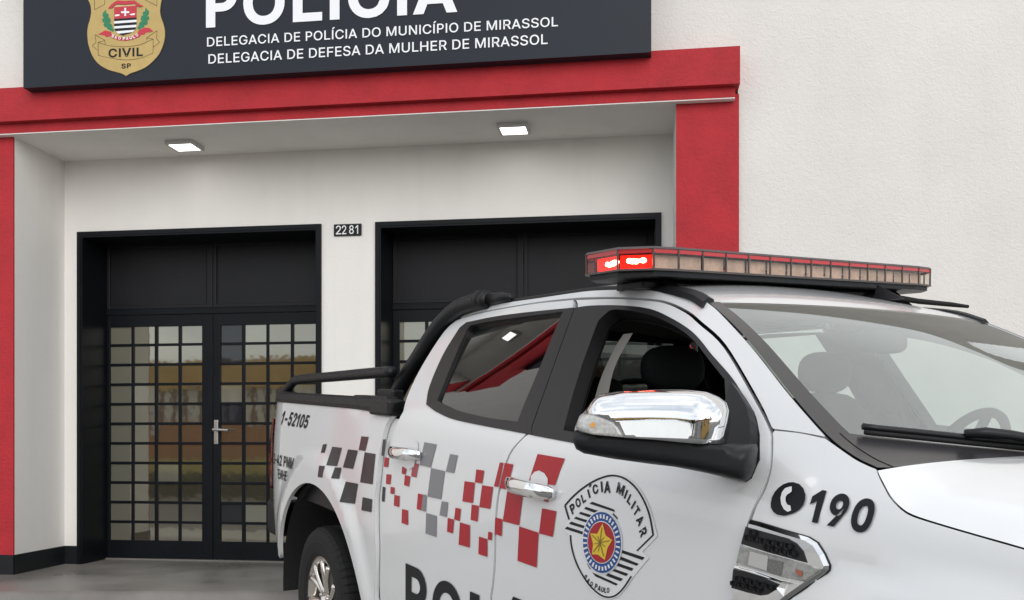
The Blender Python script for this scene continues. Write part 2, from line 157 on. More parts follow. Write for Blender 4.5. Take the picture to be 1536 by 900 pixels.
('w',4,[(2.5785,1.0577),(2.5849,1.0616),(2.5746,1.0685),(2.5681,1.0646)]),('w',4,[(2.5672,1.0458),(2.5744,1.0491),(2.5652,1.0585),(2.558,1.0552)]),
('w',4,[(2.5528,1.0371),(2.5605,1.0399),(2.5549,1.049),(2.5472,1.0462)]),('w',4,[(2.5379,1.0293),(2.546,1.0316),(2.5421,1.043),(2.534,1.0408)]),
('w',4,[(2.5216,1.0256),(2.5299,1.0273),(2.5287,1.0378),(2.5204,1.0362)]),('w',4,[(2.5049,1.0232),(2.5133,1.0243),(2.5146,1.0369),(2.5063,1.0358)]),
('w',4,[(2.4886,1.0253),(2.497,1.0258),(2.5005,1.0369),(2.4922,1.0366)]),('w',4,[(2.4725,1.0287),(2.4806,1.0284),(2.4877,1.0414),(2.4796,1.0418)]),
('w',4,[(2.4587,1.0368),(2.4663,1.0356),(2.4752,1.0465),(2.4677,1.0478)]),('w',4,[(2.4453,1.0459),(2.452,1.0437),(2.4659,1.0555),(2.4593,1.0578)]),
('w',4,[(2.4364,1.0591),(2.4417,1.0558),(2.4568,1.0647),(2.4516,1.0679)]),('w',4,[(2.4285,1.0731),(2.4317,1.0688),(2.4521,1.0763),(2.4489,1.0806)]),
('w',4,[(2.4271,1.0895),(2.4277,1.0845),(2.4467,1.0879),(2.4461,1.0928)]),('w',4,[(2.4268,1.1058),(2.4249,1.1006),(2.4463,1.1005),(2.4482,1.1057)]),
('w',4,[(2.433,1.1217),(2.4288,1.1167),(2.4455,1.1135),(2.4497,1.1185)]),('w',4,[(2.4397,1.1369),(2.4339,1.1324),(2.4502,1.1259),(2.456,1.1304)]),
('w',4,[(2.4511,1.1496),(2.4442,1.1458),(2.4556,1.1384),(2.4625,1.1422)]),('w',4,[(2.4628,1.1615),(2.4552,1.1583),(2.4654,1.1483),(2.4729,1.1515)]),
('w',4,[(2.4776,1.1697),(2.4696,1.1672),(2.476,1.1577),(2.4839,1.1602)]),('w',4,[(2.4927,1.1768),(2.4845,1.1749),(2.4891,1.1632),(2.4973,1.1651)]),
('w',4,[(2.5092,1.1796),(2.5009,1.1783),(2.5026,1.1678),(2.5109,1.1691)]),('w',4,[(2.5256,1.1811),(2.5173,1.1805),(2.5167,1.1682),(2.525,1.1688)]),
('w',4,[(2.5416,1.1782),(2.5335,1.1782),(2.5306,1.1675),(2.5387,1.1675)]),('w',4,[(2.5572,1.1742),(2.5494,1.1749),(2.5433,1.1627),(2.551,1.162)]),
('w',4,[(2.5705,1.1659),(2.5634,1.1674),(2.5554,1.1572),(2.5626,1.1557)]),('w',4,[(2.5831,1.1568),(2.5769,1.1591),(2.5645,1.1483),(2.5708,1.146)]),
('w',4,[(2.5917,1.1441),(2.5868,1.1473),(2.5732,1.1393),(2.5782,1.1361)]),('w',4,[(2.5992,1.1308),(2.5962,1.1348),(2.5779,1.1281),(2.5809,1.124)]),
('y',6,[(2.5203,1.156),(2.5369,1.126),(2.5683,1.1174),(2.5484,1.0927),(2.5382,1.0583),(2.5041,1.0673),(2.4765,1.0635),(2.4796,1.0932),(2.4645,1.1202),
(2.4972,1.1242)]),('o',7,[(2.5148,1.102),(2.5207,1.1453),(2.5173,1.1451),(2.5113,1.1017)]),('o',7,[(2.5135,1.1009),(2.5579,1.1134),(2.557,1.1153),
(2.5126,1.1028)]),('o',7,[(2.5114,1.1013),(2.5316,1.0664),(2.5349,1.0675),(2.5147,1.1024)]),('o',7,[(2.5116,1.1022),(2.4824,1.0716),(2.4854,1.0709),
(2.5145,1.1015)]),('o',7,[(2.5142,1.1028),(2.4755,1.1174),(2.4732,1.1155),(2.5119,1.1009)]),('o',7,[(2.5142,1.1015),(2.5321,1.1197),(2.5298,1.1203),
(2.5119,1.1021)]),('o',7,[(2.5123,1.1011),(2.5389,1.0942),(2.5404,1.0958),(2.5138,1.1026)]),('o',7,[(2.5117,1.1018),(2.505,1.0759),(2.5078,1.076),
(2.5144,1.1019)]),('o',7,[(2.5127,1.1026),(2.4877,1.0962),(2.4883,1.0946),(2.5133,1.1011)]),('o',7,[(2.5143,1.1023),(2.5025,1.1191),(2.4998,1.1181),
(2.5117,1.1014)])],'emblem_letters':[('P',[(2.3423,1.182),(2.362,1.1958),(2.3811,1.1732),(2.3615,1.1593)]),('O',[(2.3681,1.2012),(2.3891,1.2151),(2.406,1.1937),
(2.3851,1.1797)]),('L',[(2.3971,1.2196),(2.4124,1.2286),(2.4276,1.2068),(2.4123,1.1977)]),('I',[(2.4274,1.2384),(2.4342,1.2419),(2.4479,1.2199),
(2.4411,1.2163)]),('C',[(2.449,1.2524),(2.4733,1.2622),(2.4856,1.2374),(2.4612,1.2275)]),('I',[(2.4879,1.268),(2.4959,1.2698),(2.5047,1.2412),(2.4968,1.2393)]),
('A',[(2.5038,1.2706),(2.5335,1.2742),(2.5397,1.2424),(2.5099,1.2384)]),('M',[(2.5691,1.2752),(2.6015,1.2678),(2.5959,1.2392),(2.5637,1.2465)]),
('I',[(2.6101,1.2599),(2.6166,1.2571),(2.6062,1.2329),(2.5997,1.2357)]),('L',[(2.6262,1.2501),(2.6415,1.2416),(2.6286,1.2187),(2.6133,1.2271)]),
('I',[(2.6499,1.2352),(2.655,1.2316),(2.6389,1.2093),(2.6338,1.2129)]),('T',[(2.6611,1.2244),(2.6758,1.2121),(2.658,1.191),(2.6432,1.2033)]),
('A',[(2.6803,1.2041),(2.6952,1.1877),(2.6737,1.1677),(2.6587,1.1841)]),('R',[(2.7012,1.1737),(2.7108,1.1574),(2.6847,1.1405),(2.6749,1.157)]),
('|',[(2.4381,1.256),(2.4475,1.257),(2.4425,1.2472),(2.4351,1.2473)]),('S',[(2.4419,1.0015),(2.4499,0.9958),(2.4403,0.9846),(2.4322,0.9903)]),
('A',[(2.4534,0.9933),(2.4639,0.9882),(2.4559,0.9759),(2.4453,0.981)]),('O',[(2.4684,0.9866),(2.4791,0.9836),(2.4733,0.9712),(2.4626,0.9743)]),
('P',[(2.4899,0.984),(2.5008,0.9822),(2.4954,0.9665),(2.4844,0.9683)]),('A',[(2.5034,0.9818),(2.5174,0.9805),(2.5133,0.965),(2.4993,0.9662)]),
('U',[(2.5192,0.9804),(2.5312,0.9805),(2.5286,0.9652),(2.5166,0.965)]),('L',[(2.5329,0.9804),(2.5425,0.9813),(2.5413,0.9663),(2.5318,0.9654)]),
('O',[(2.5436,0.9826),(2.5552,0.9847),(2.5554,0.97),(2.5438,0.9678)])],'h_rear':[(1.0066,1.2492),(1.2988,1.2518),(1.0987,1.2774),
(1.3382,1.2368)],'h_front':[(1.9897,1.2194),(2.2669,1.211)],'rec_rear':[(1.1229,1.2574),(1.132,1.2796),(1.1615,1.2976),(1.2117,1.306),(1.2519,1.298),
(1.2574,1.2722),(1.2307,1.2019),(1.181,1.1842),(1.1265,1.1929),(1.1024,1.218)],'rec_front':[(2.1176,1.2321),(2.1191,1.249),(2.1368,1.2631),(2.1632,1.2696),
(2.1951,1.2643),(2.2166,1.2501),(2.2189,1.2057),(2.1948,1.1826),(2.148,1.1813),(2.1219,1.1992)],'mir_frame':((2.79,1.2),(0.77523,-0.63167),(0.63167,0.77523)),
'm_lowref':[(-0.0124,1.4103),(-0.0096,1.4398),(0.052,1.4675),(0.1232,1.4439),(0.252,1.4479),(0.3307,1.4381),(0.3692,1.4096),(0.3966,1.4092),(0.3993,1.3977),
(0.396,1.3608),(0.387,1.3343),(0.382,1.331),(0.3685,1.3325),(0.335,1.3388),(0.2951,1.3461),(0.2263,1.356),(0.1721,1.3598),(0.0873,1.3673),(0.0137,1.3771),
(-0.0051,1.3861)],'m_all':[(-0.0124,1.4103),(-0.0095,1.4333),(0.0017,1.4662),(0.0133,1.4746),(0.0231,1.4894),(0.0345,1.5058),(0.0509,1.5158),(0.0838,1.5221),
(0.1164,1.5259),(0.1806,1.5292),(0.2436,1.5294),(0.287,1.5249),(0.3118,1.513),(0.3273,1.501),(0.336,1.4844),(0.3376,1.4598),(0.3354,1.4321),(0.333,1.4089),
(0.3247,1.3823),(0.2951,1.3461),(0.2263,1.356),(0.1721,1.3598),(0.0873,1.3673),(0.0137,1.3771),(-0.0051,1.3861)],'m_chrome':[(0.0134,1.4723),(0.0231,1.4894),
(0.0345,1.5058),(0.0509,1.5158),(0.0838,1.5221),(0.1164,1.5259),(0.1806,1.5292),(0.2436,1.5294),(0.287,1.5249),(0.3118,1.513),(0.3273,1.501),(0.336,1.4844),
(0.3373,1.4598),(0.3345,1.432),(0.3305,1.4118),(0.2901,1.4134),(0.2529,1.4152),(0.1898,1.4192),(0.1254,1.421),(0.1203,1.4295),(0.1118,1.4436),(0.0985,1.456),
(0.0786,1.4634),(0.052,1.4682)],'m_ind':[(-0.0101,1.43),(0.0017,1.4655),(0.0134,1.471),(0.052,1.4672),(0.0786,1.4625),(0.0978,1.455),(0.1112,1.4423),
(0.1194,1.4285),(0.1238,1.4216),(0.0529,1.425)],'m_low':[(-0.0124,1.4103),(-0.0101,1.4287),(0.0529,1.4237),(0.1238,1.42),(0.1898,1.4179),(0.2529,1.4139),
(0.2871,1.4121),(0.3147,1.4106),(0.3315,1.4097),(0.3692,1.4096),(0.3966,1.4092),(0.3993,1.3977),(0.396,1.3608),(0.387,1.3343),(0.382,1.331),(0.3685,1.3325),
(0.335,1.3388),(0.2951,1.3461),(0.2263,1.356),(0.1721,1.3598),(0.0873,1.3673),(0.0137,1.3771),(-0.0051,1.3861)],'m_foot':[(2.8669,1.3996),(2.9303,1.4009),
(2.9084,1.4422),(2.8896,1.4922),(2.8794,1.5324),(2.9176,1.5099),(2.9656,1.4779),(2.9977,1.4465),(3.0198,1.4156),(3.0392,1.3663),(3.0452,1.3309),(3.0317,1.3209),
(3.0095,1.3212),(2.9431,1.3268)],'badge':[('K',0,[(0.725,4.126),(0.73,4.116),(0.735,4.107),(0.739,4.097),(0.742,4.087),(0.745,4.076),(0.747,4.065),
(0.748,4.053),(0.748,4.042),(0.747,4.03),(0.745,4.018),(0.743,4.006),(0.74,3.994),(0.737,3.982),(0.733,3.97),(0.729,3.958),(0.725,3.946),(0.723,3.935),
(0.72,3.923),(0.719,3.911),(0.718,3.898),(0.718,3.883),(0.718,3.867),(0.72,3.851),(0.721,3.836),(0.723,3.823),(0.726,3.811),(0.729,3.799),(0.733,3.787),
(0.737,3.773),(0.743,3.759),(0.749,3.744),(0.755,3.73),(0.763,3.717),(0.771,3.704),(0.779,3.691),(0.789,3.68),(0.799,3.669),(0.81,3.66),(0.822,3.651),
(0.834,3.643),(0.846,3.635),(0.859,3.628),(0.873,3.622),(0.886,3.616),(0.899,3.611),(0.913,3.607),(0.926,3.603),(0.938,3.599),(0.95,3.596),(0.962,3.592),
(0.972,3.589),(0.983,3.585),(0.992,3.581),(1.001,3.576),(1.01,3.571),(1.018,3.566),(1.03,3.572),(1.043,3.578),(1.057,3.584),(1.075,3.589),(1.096,3.594),
(1.116,3.6),(1.136,3.606),(1.156,3.614),(1.175,3.624),(1.193,3.635),(1.21,3.648),(1.227,3.662),(1.242,3.676),(1.257,3.691),(1.271,3.707),(1.282,3.726),
(1.292,3.747),(1.3,3.767),(1.306,3.786),(1.31,3.804),(1.313,3.821),(1.315,3.837),(1.315,3.853),(1.315,3.869),(1.312,3.885),(1.308,3.901),(1.304,3.917),
(1.298,3.934),(1.291,3.95),(1.285,3.966),(1.282,3.981),(1.279,3.994),(1.278,4.008),(1.278,4.023),(1.28,4.038),(1.282,4.052),(1.284,4.064),(1.286,4.075),
(1.289,4.089),(1.294,4.108),(1.298,4.129),(1.296,4.15),(1.284,4.171),(1.265,4.192),(1.241,4.209),(1.214,4.217),(1.181,4.222),(1.146,4.229),(1.106,4.244),
(1.062,4.262),(1.018,4.272),(0.974,4.268),(0.928,4.256),(0.886,4.247),(0.848,4.245),(0.812,4.245),(0.781,4.24),(0.755,4.227),(0.732,4.208),(0.718,4.189),
(0.715,4.169),(0.72,4.147)]),('G',1,[(0.73,4.124),(0.735,4.114),(0.74,4.105),(0.744,4.095),(0.747,4.085),(0.75,4.074),(0.751,4.063),(0.752,4.052),(0.753,4.04),
(0.752,4.029),(0.75,4.017),(0.748,4.005),(0.745,3.993),(0.742,3.981),(0.738,3.969),(0.734,3.958),(0.73,3.946),(0.728,3.934),(0.726,3.923),(0.724,3.911),
(0.723,3.899),(0.723,3.884),(0.724,3.868),(0.725,3.852),(0.727,3.837),(0.729,3.824),(0.731,3.812),(0.734,3.801),(0.738,3.788),(0.742,3.775),(0.747,3.76),
(0.753,3.746),(0.76,3.732),(0.767,3.719),(0.775,3.706),(0.784,3.694),(0.793,3.683),(0.803,3.672),(0.814,3.663),(0.825,3.654),(0.837,3.646),(0.849,3.639),
(0.862,3.632),(0.875,3.625),(0.888,3.619),(0.901,3.615),(0.914,3.61),(0.927,3.607),(0.94,3.603),(0.951,3.599),(0.963,3.596),(0.973,3.593),(0.983,3.589),
(0.993,3.585),(1.001,3.58),(1.01,3.575),(1.018,3.57),(1.03,3.576),(1.042,3.583),(1.056,3.588),(1.074,3.593),(1.094,3.598),(1.114,3.604),(1.134,3.61),
(1.154,3.618),(1.172,3.627),(1.19,3.639),(1.207,3.652),(1.223,3.665),(1.238,3.679),(1.253,3.694),(1.266,3.71),(1.277,3.729),(1.287,3.749),(1.295,3.769),
(1.301,3.788),(1.305,3.805),(1.308,3.822),(1.31,3.839),(1.31,3.854),(1.309,3.87),(1.307,3.885),(1.303,3.901),(1.299,3.917),(1.293,3.934),(1.286,3.95),
(1.281,3.966),(1.277,3.98),(1.275,3.993),(1.273,4.007),(1.274,4.022),(1.275,4.036),(1.277,4.051),(1.279,4.062),(1.282,4.074),(1.284,4.087),(1.289,4.106),
(1.294,4.127),(1.291,4.148),(1.279,4.168),(1.261,4.189),(1.237,4.205),(1.21,4.214),(1.178,4.218),(1.143,4.225),(1.104,4.24),(1.062,4.258),(1.018,4.268),
(0.974,4.264),(0.93,4.252),(0.888,4.243),(0.851,4.241),(0.816,4.241),(0.786,4.236),(0.759,4.223),(0.737,4.205),(0.723,4.186),(0.72,4.166),(0.725,4.145)]),
('G2',2,[(0.929,4.071),(0.929,4.055),(0.929,4.038),(0.929,4.022),(0.929,4.006),(0.929,3.989),(0.929,3.973),(0.929,3.957),(0.929,3.94),(0.929,3.924),
(0.931,3.908),(0.939,3.891),(0.956,3.873),(1.013,3.854),(1.013,3.865),(1.07,3.877),(1.087,3.893),(1.096,3.908),(1.098,3.925),(1.098,3.941),(1.098,3.957),
(1.098,3.973),(1.098,3.99),(1.098,4.006),(1.098,4.022),(1.098,4.038),(1.098,4.055),(1.098,4.071)]),('r',3,[(0.929,4.06),(0.929,4.043),(0.929,4.026),
(0.929,4.01),(0.929,3.993),(0.929,3.976),(1.098,3.976),(1.098,3.993),(1.098,4.01),(1.098,4.027),(1.098,4.043),(1.098,4.06)]),('k',3,[(0.929,3.976),
(0.929,3.974),(0.929,3.971),(0.929,3.969),(0.929,3.967),(0.929,3.964),(0.929,3.962),(0.929,3.96),(1.098,3.96),(1.098,3.962),(1.098,3.964),(1.098,3.967),
(1.098,3.969),(1.098,3.971),(1.098,3.974),(1.098,3.976)]),('w',3,[(0.929,3.96),(0.929,3.957),(0.929,3.955),(0.929,3.953),(0.929,3.95),(0.929,3.948),
(0.929,3.946),(0.929,3.943),(1.098,3.944),(1.098,3.946),(1.098,3.948),(1.098,3.951),(1.098,3.953),(1.098,3.955),(1.098,3.957),(1.098,3.96)]),
('k',3,[(0.929,3.943),(0.929,3.94),(0.929,3.938),(0.929,3.935),(0.929,3.932),(0.929,3.93),(0.929,3.927),(0.929,3.924),(1.098,3.925),(1.098,3.927),(1.098,3.93),
(1.098,3.933),(1.098,3.935),(1.098,3.938),(1.098,3.941),(1.098,3.944)]),('w',3,[(0.929,3.924),(0.929,3.922),(0.929,3.919),(0.929,3.917),(0.929,3.915),
(0.93,3.912),(0.93,3.91),(0.931,3.908),(1.096,3.908),(1.096,3.911),(1.097,3.913),(1.097,3.915),(1.097,3.918),(1.098,3.92),(1.098,3.922),(1.098,3.925)]),
('k',3,[(0.931,3.908),(0.932,3.905),(0.933,3.902),(0.934,3.899),(0.935,3.896),(0.937,3.894),(0.939,3.891),(0.941,3.888),(1.085,3.89),(1.087,3.893),
(1.089,3.895),(1.091,3.898),(1.092,3.9),(1.094,3.903),(1.095,3.906),(1.096,3.908)]),('w',3,[(0.941,3.888),(0.943,3.886),(0.945,3.883),(0.948,3.881),
(0.951,3.878),(0.954,3.876),(0.957,3.873),(0.961,3.87),(1.066,3.875),(1.07,3.877),(1.073,3.879),(1.076,3.881),(1.079,3.883),(1.081,3.886),(1.083,3.888),
(1.085,3.89)]),('k',3,[(0.961,3.87),(0.964,3.868),(0.968,3.866),(0.972,3.864),(0.977,3.862),(0.982,3.86),(0.99,3.858),(1.001,3.855),(1.026,3.864),(1.037,3.866),
(1.044,3.867),(1.05,3.869),(1.055,3.87),(1.059,3.872),(1.063,3.873),(1.066,3.875)]),('w',4,[(1.007,4.049),(1.02,4.048),(1.02,4.024),(1.043,4.023),(1.043,4.01),
(1.02,4.011),(1.02,3.991),(1.007,3.991),(1.007,4.012),(0.982,4.013),(0.982,4.026),(1.007,4.025)]),('w',4,[(0.934,4.003),(0.951,4.007),(0.972,4.004),
(0.969,3.995),(0.937,3.993)]),('w',4,[(1.045,4.001),(1.067,4.005),(1.089,4.006),(1.085,3.993),(1.056,3.994)]),('v',2,[(0.859,4.047),(0.87,4.033),(0.868,4.019),
(0.883,4.017),(0.888,4.001),(0.883,3.991),(0.899,3.983),(0.903,3.959),(0.896,3.949),(0.91,3.938),(0.919,3.914),(0.929,3.893),(0.914,3.887),(0.892,3.901),
(0.874,3.91),(0.875,3.92),(0.855,3.925),(0.846,3.942),(0.855,3.952),(0.839,3.963),(0.837,3.984),(0.85,3.986),(0.839,4.007),(0.843,4.028),(0.853,4.03)]),
('v',2,[(1.172,4.042),(1.161,4.029),(1.163,4.015),(1.148,4.015),(1.143,4.0),(1.148,3.989),(1.132,3.983),(1.128,3.96),(1.135,3.949),(1.121,3.94),(1.112,3.917),
(1.103,3.897),(1.117,3.889),(1.139,3.9),(1.157,3.907),(1.156,3.918),(1.175,3.92),(1.185,3.936),(1.175,3.947),(1.191,3.956),(1.193,3.976),(1.18,3.98),
(1.192,4.0),(1.188,4.021),(1.177,4.025)]),('r',2.5,[(0.806,3.875),(0.859,3.9),(0.905,3.887),(0.91,3.868),(0.962,3.847),(1.013,3.839),(1.064,3.844),
(1.106,3.865),(1.113,3.883),(1.154,3.901),(1.195,3.897),(1.224,3.871),(1.194,3.866),(1.172,3.868),(1.154,3.853),(1.129,3.852),(1.122,3.839),(1.071,3.823),
(1.013,3.816),(0.962,3.824),(0.91,3.843),(0.899,3.857),(0.87,3.852),(0.852,3.865)]),('r',5,[(0.88,4.051),(0.907,4.078),(0.932,4.095),(0.954,4.105),
(1.013,4.097),(1.085,4.096),(1.103,4.079),(1.152,4.051),(1.122,4.048),(1.098,4.057),(1.085,4.072),(1.013,4.071),(0.951,4.079),(0.931,4.068),(0.91,4.054)]),
('K',2,[(0.806,3.817),(0.823,3.81),(0.841,3.804),(0.859,3.798),(0.874,3.793),(0.889,3.789),(0.91,3.785),(0.94,3.781),(0.976,3.776),(1.013,3.774),(1.049,3.774),
(1.086,3.776),(1.122,3.781),(1.157,3.791),(1.19,3.804),(1.224,3.816),(1.222,3.819),(1.189,3.806),(1.155,3.794),(1.121,3.784),(1.085,3.779),(1.049,3.777),
(1.013,3.777),(0.976,3.779),(0.941,3.783),(0.911,3.788),(0.89,3.791),(0.875,3.795),(0.86,3.8),(0.842,3.806),(0.824,3.813),(0.807,3.82)]),('K',2,[(1.221,3.817),
(1.22,3.718),(1.223,3.718),(1.224,3.817)]),('K',2,[(1.221,3.719),(1.188,3.708),(1.155,3.697),(1.121,3.689),(1.085,3.685),(1.049,3.683),(1.013,3.684),
(0.978,3.688),(0.945,3.694),(0.911,3.701),(0.876,3.709),(0.841,3.718),(0.807,3.728),(0.806,3.725),(0.841,3.716),(0.876,3.707),(0.91,3.699),(0.944,3.691),
(0.978,3.685),(1.013,3.681),(1.049,3.68),(1.086,3.682),(1.122,3.687),(1.156,3.695),(1.189,3.706),(1.222,3.717)]),('K',2,[(0.808,3.726),(0.808,3.818),
(0.805,3.819),(0.805,3.726)]),('K',2,[(0.807,3.817),(0.858,3.828),(0.857,3.83),(0.806,3.82)]),('K',2,[(0.856,3.829),(0.858,3.8),(0.861,3.8),(0.859,3.829)]),
('K',2,[(0.858,3.832),(0.783,3.876),(0.781,3.873),(0.857,3.829)]),('K',2,[(0.781,3.874),(0.788,3.819),(0.791,3.82),(0.783,3.875)]),('K',2,[(0.788,3.82),
(0.76,3.798),(0.762,3.796),(0.79,3.818)]),('K',2,[(0.76,3.796),(0.804,3.76),(0.806,3.761),(0.762,3.798)]),('K',2,[(1.223,3.819),(1.173,3.828),(1.172,3.826),
(1.223,3.816)]),('K',2,[(1.173,3.826),(1.251,3.873),(1.25,3.876),(1.171,3.828)]),('K',2,[(1.249,3.875),(1.247,3.819),(1.25,3.819),(1.252,3.874)]),
('K',2,[(1.248,3.818),(1.269,3.79),(1.272,3.792),(1.25,3.82)]),('K',2,[(1.27,3.792),(1.222,3.761),(1.224,3.759),(1.271,3.79)]),('K',2,[(0.777,4.141),
(0.777,4.051),(0.78,4.051),(0.78,4.141)]),('K',2,[(0.779,4.05),(0.856,4.084),(0.855,4.086),(0.778,4.052)]),('K',2,[(0.857,4.085),(0.857,4.136),(0.854,4.136),
(0.854,4.085)]),('K',2,[(1.157,4.098),(1.25,4.046),(1.251,4.049),(1.159,4.1)]),('K',2,[(1.252,4.047),(1.252,4.11),(1.249,4.11),(1.249,4.048)]),
('K',2,[(1.171,3.827),(1.175,3.806),(1.177,3.807),(1.174,3.827)])],'tx_civil':[(0.885,3.769),(1.145,3.764),(1.145,3.702),(0.885,3.705)],'tx_sp':[(0.983,3.657),
(1.055,3.657),(1.055,3.623),(0.983,3.622)],'tx_sp2':[(0.909,3.865),(1.118,3.864),(1.118,3.834),(0.909,3.845)],'badge_letters':[('S',[(0.913,3.868),(0.93,3.864),
(0.926,3.843),(0.908,3.847)]),('A',[(0.936,3.858),(0.953,3.854),(0.949,3.833),(0.932,3.837)]),('O',[(0.964,3.85),(0.982,3.846),(0.978,3.825),(0.96,3.829)]),
('P',[(0.995,3.843),(1.013,3.842),(1.013,3.82),(0.995,3.821)]),('A',[(1.019,3.843),(1.037,3.843),(1.038,3.821),(1.021,3.821)]),('U',[(1.044,3.845),(1.06,3.848),
(1.066,3.826),(1.049,3.823)]),('L',[(1.066,3.85),(1.082,3.854),(1.09,3.833),(1.074,3.829)]),('O',[(1.088,3.858),(1.104,3.864),(1.114,3.844),
(1.099,3.838)])],'tx_pol':[(1.615,4.177),(3.398,4.167),(3.398,3.869),(1.615,3.872)],'tx_l1':[(1.623,3.804),(4.075,3.794),(4.075,3.731),
(1.623,3.74)],'tx_l2':[(1.633,3.686),(4.006,3.684),(4.006,3.618),(1.633,3.62)],'bar':[(2.262,0.762,1.905),
(2.175,-0.765,1.957)],'fin':[2.42,-0.35,1.86],'wip':[0,0,0],'wip_path':[(0.662,0.9),(0.672,0.86),(0.69,0.78),(0.715,0.69),(0.745,0.6),(0.8,0.46),(0.86,0.25),
(0.9,0.0),(0.92,-0.25)],'wip_arm':[(0.735,0.63,0.03),(0.76,0.59,0.042),(0.8,0.53,0.045),(0.86,0.44,0.04),
(0.95,0.3,0.02)],'R':[[0.499067,-0.866426,0.015405],[-0.86441,-0.499001,-0.061588],[-0.061049,-0.01742,0.997983]],'T':[-0.21588,5.28399,-1.21346]}
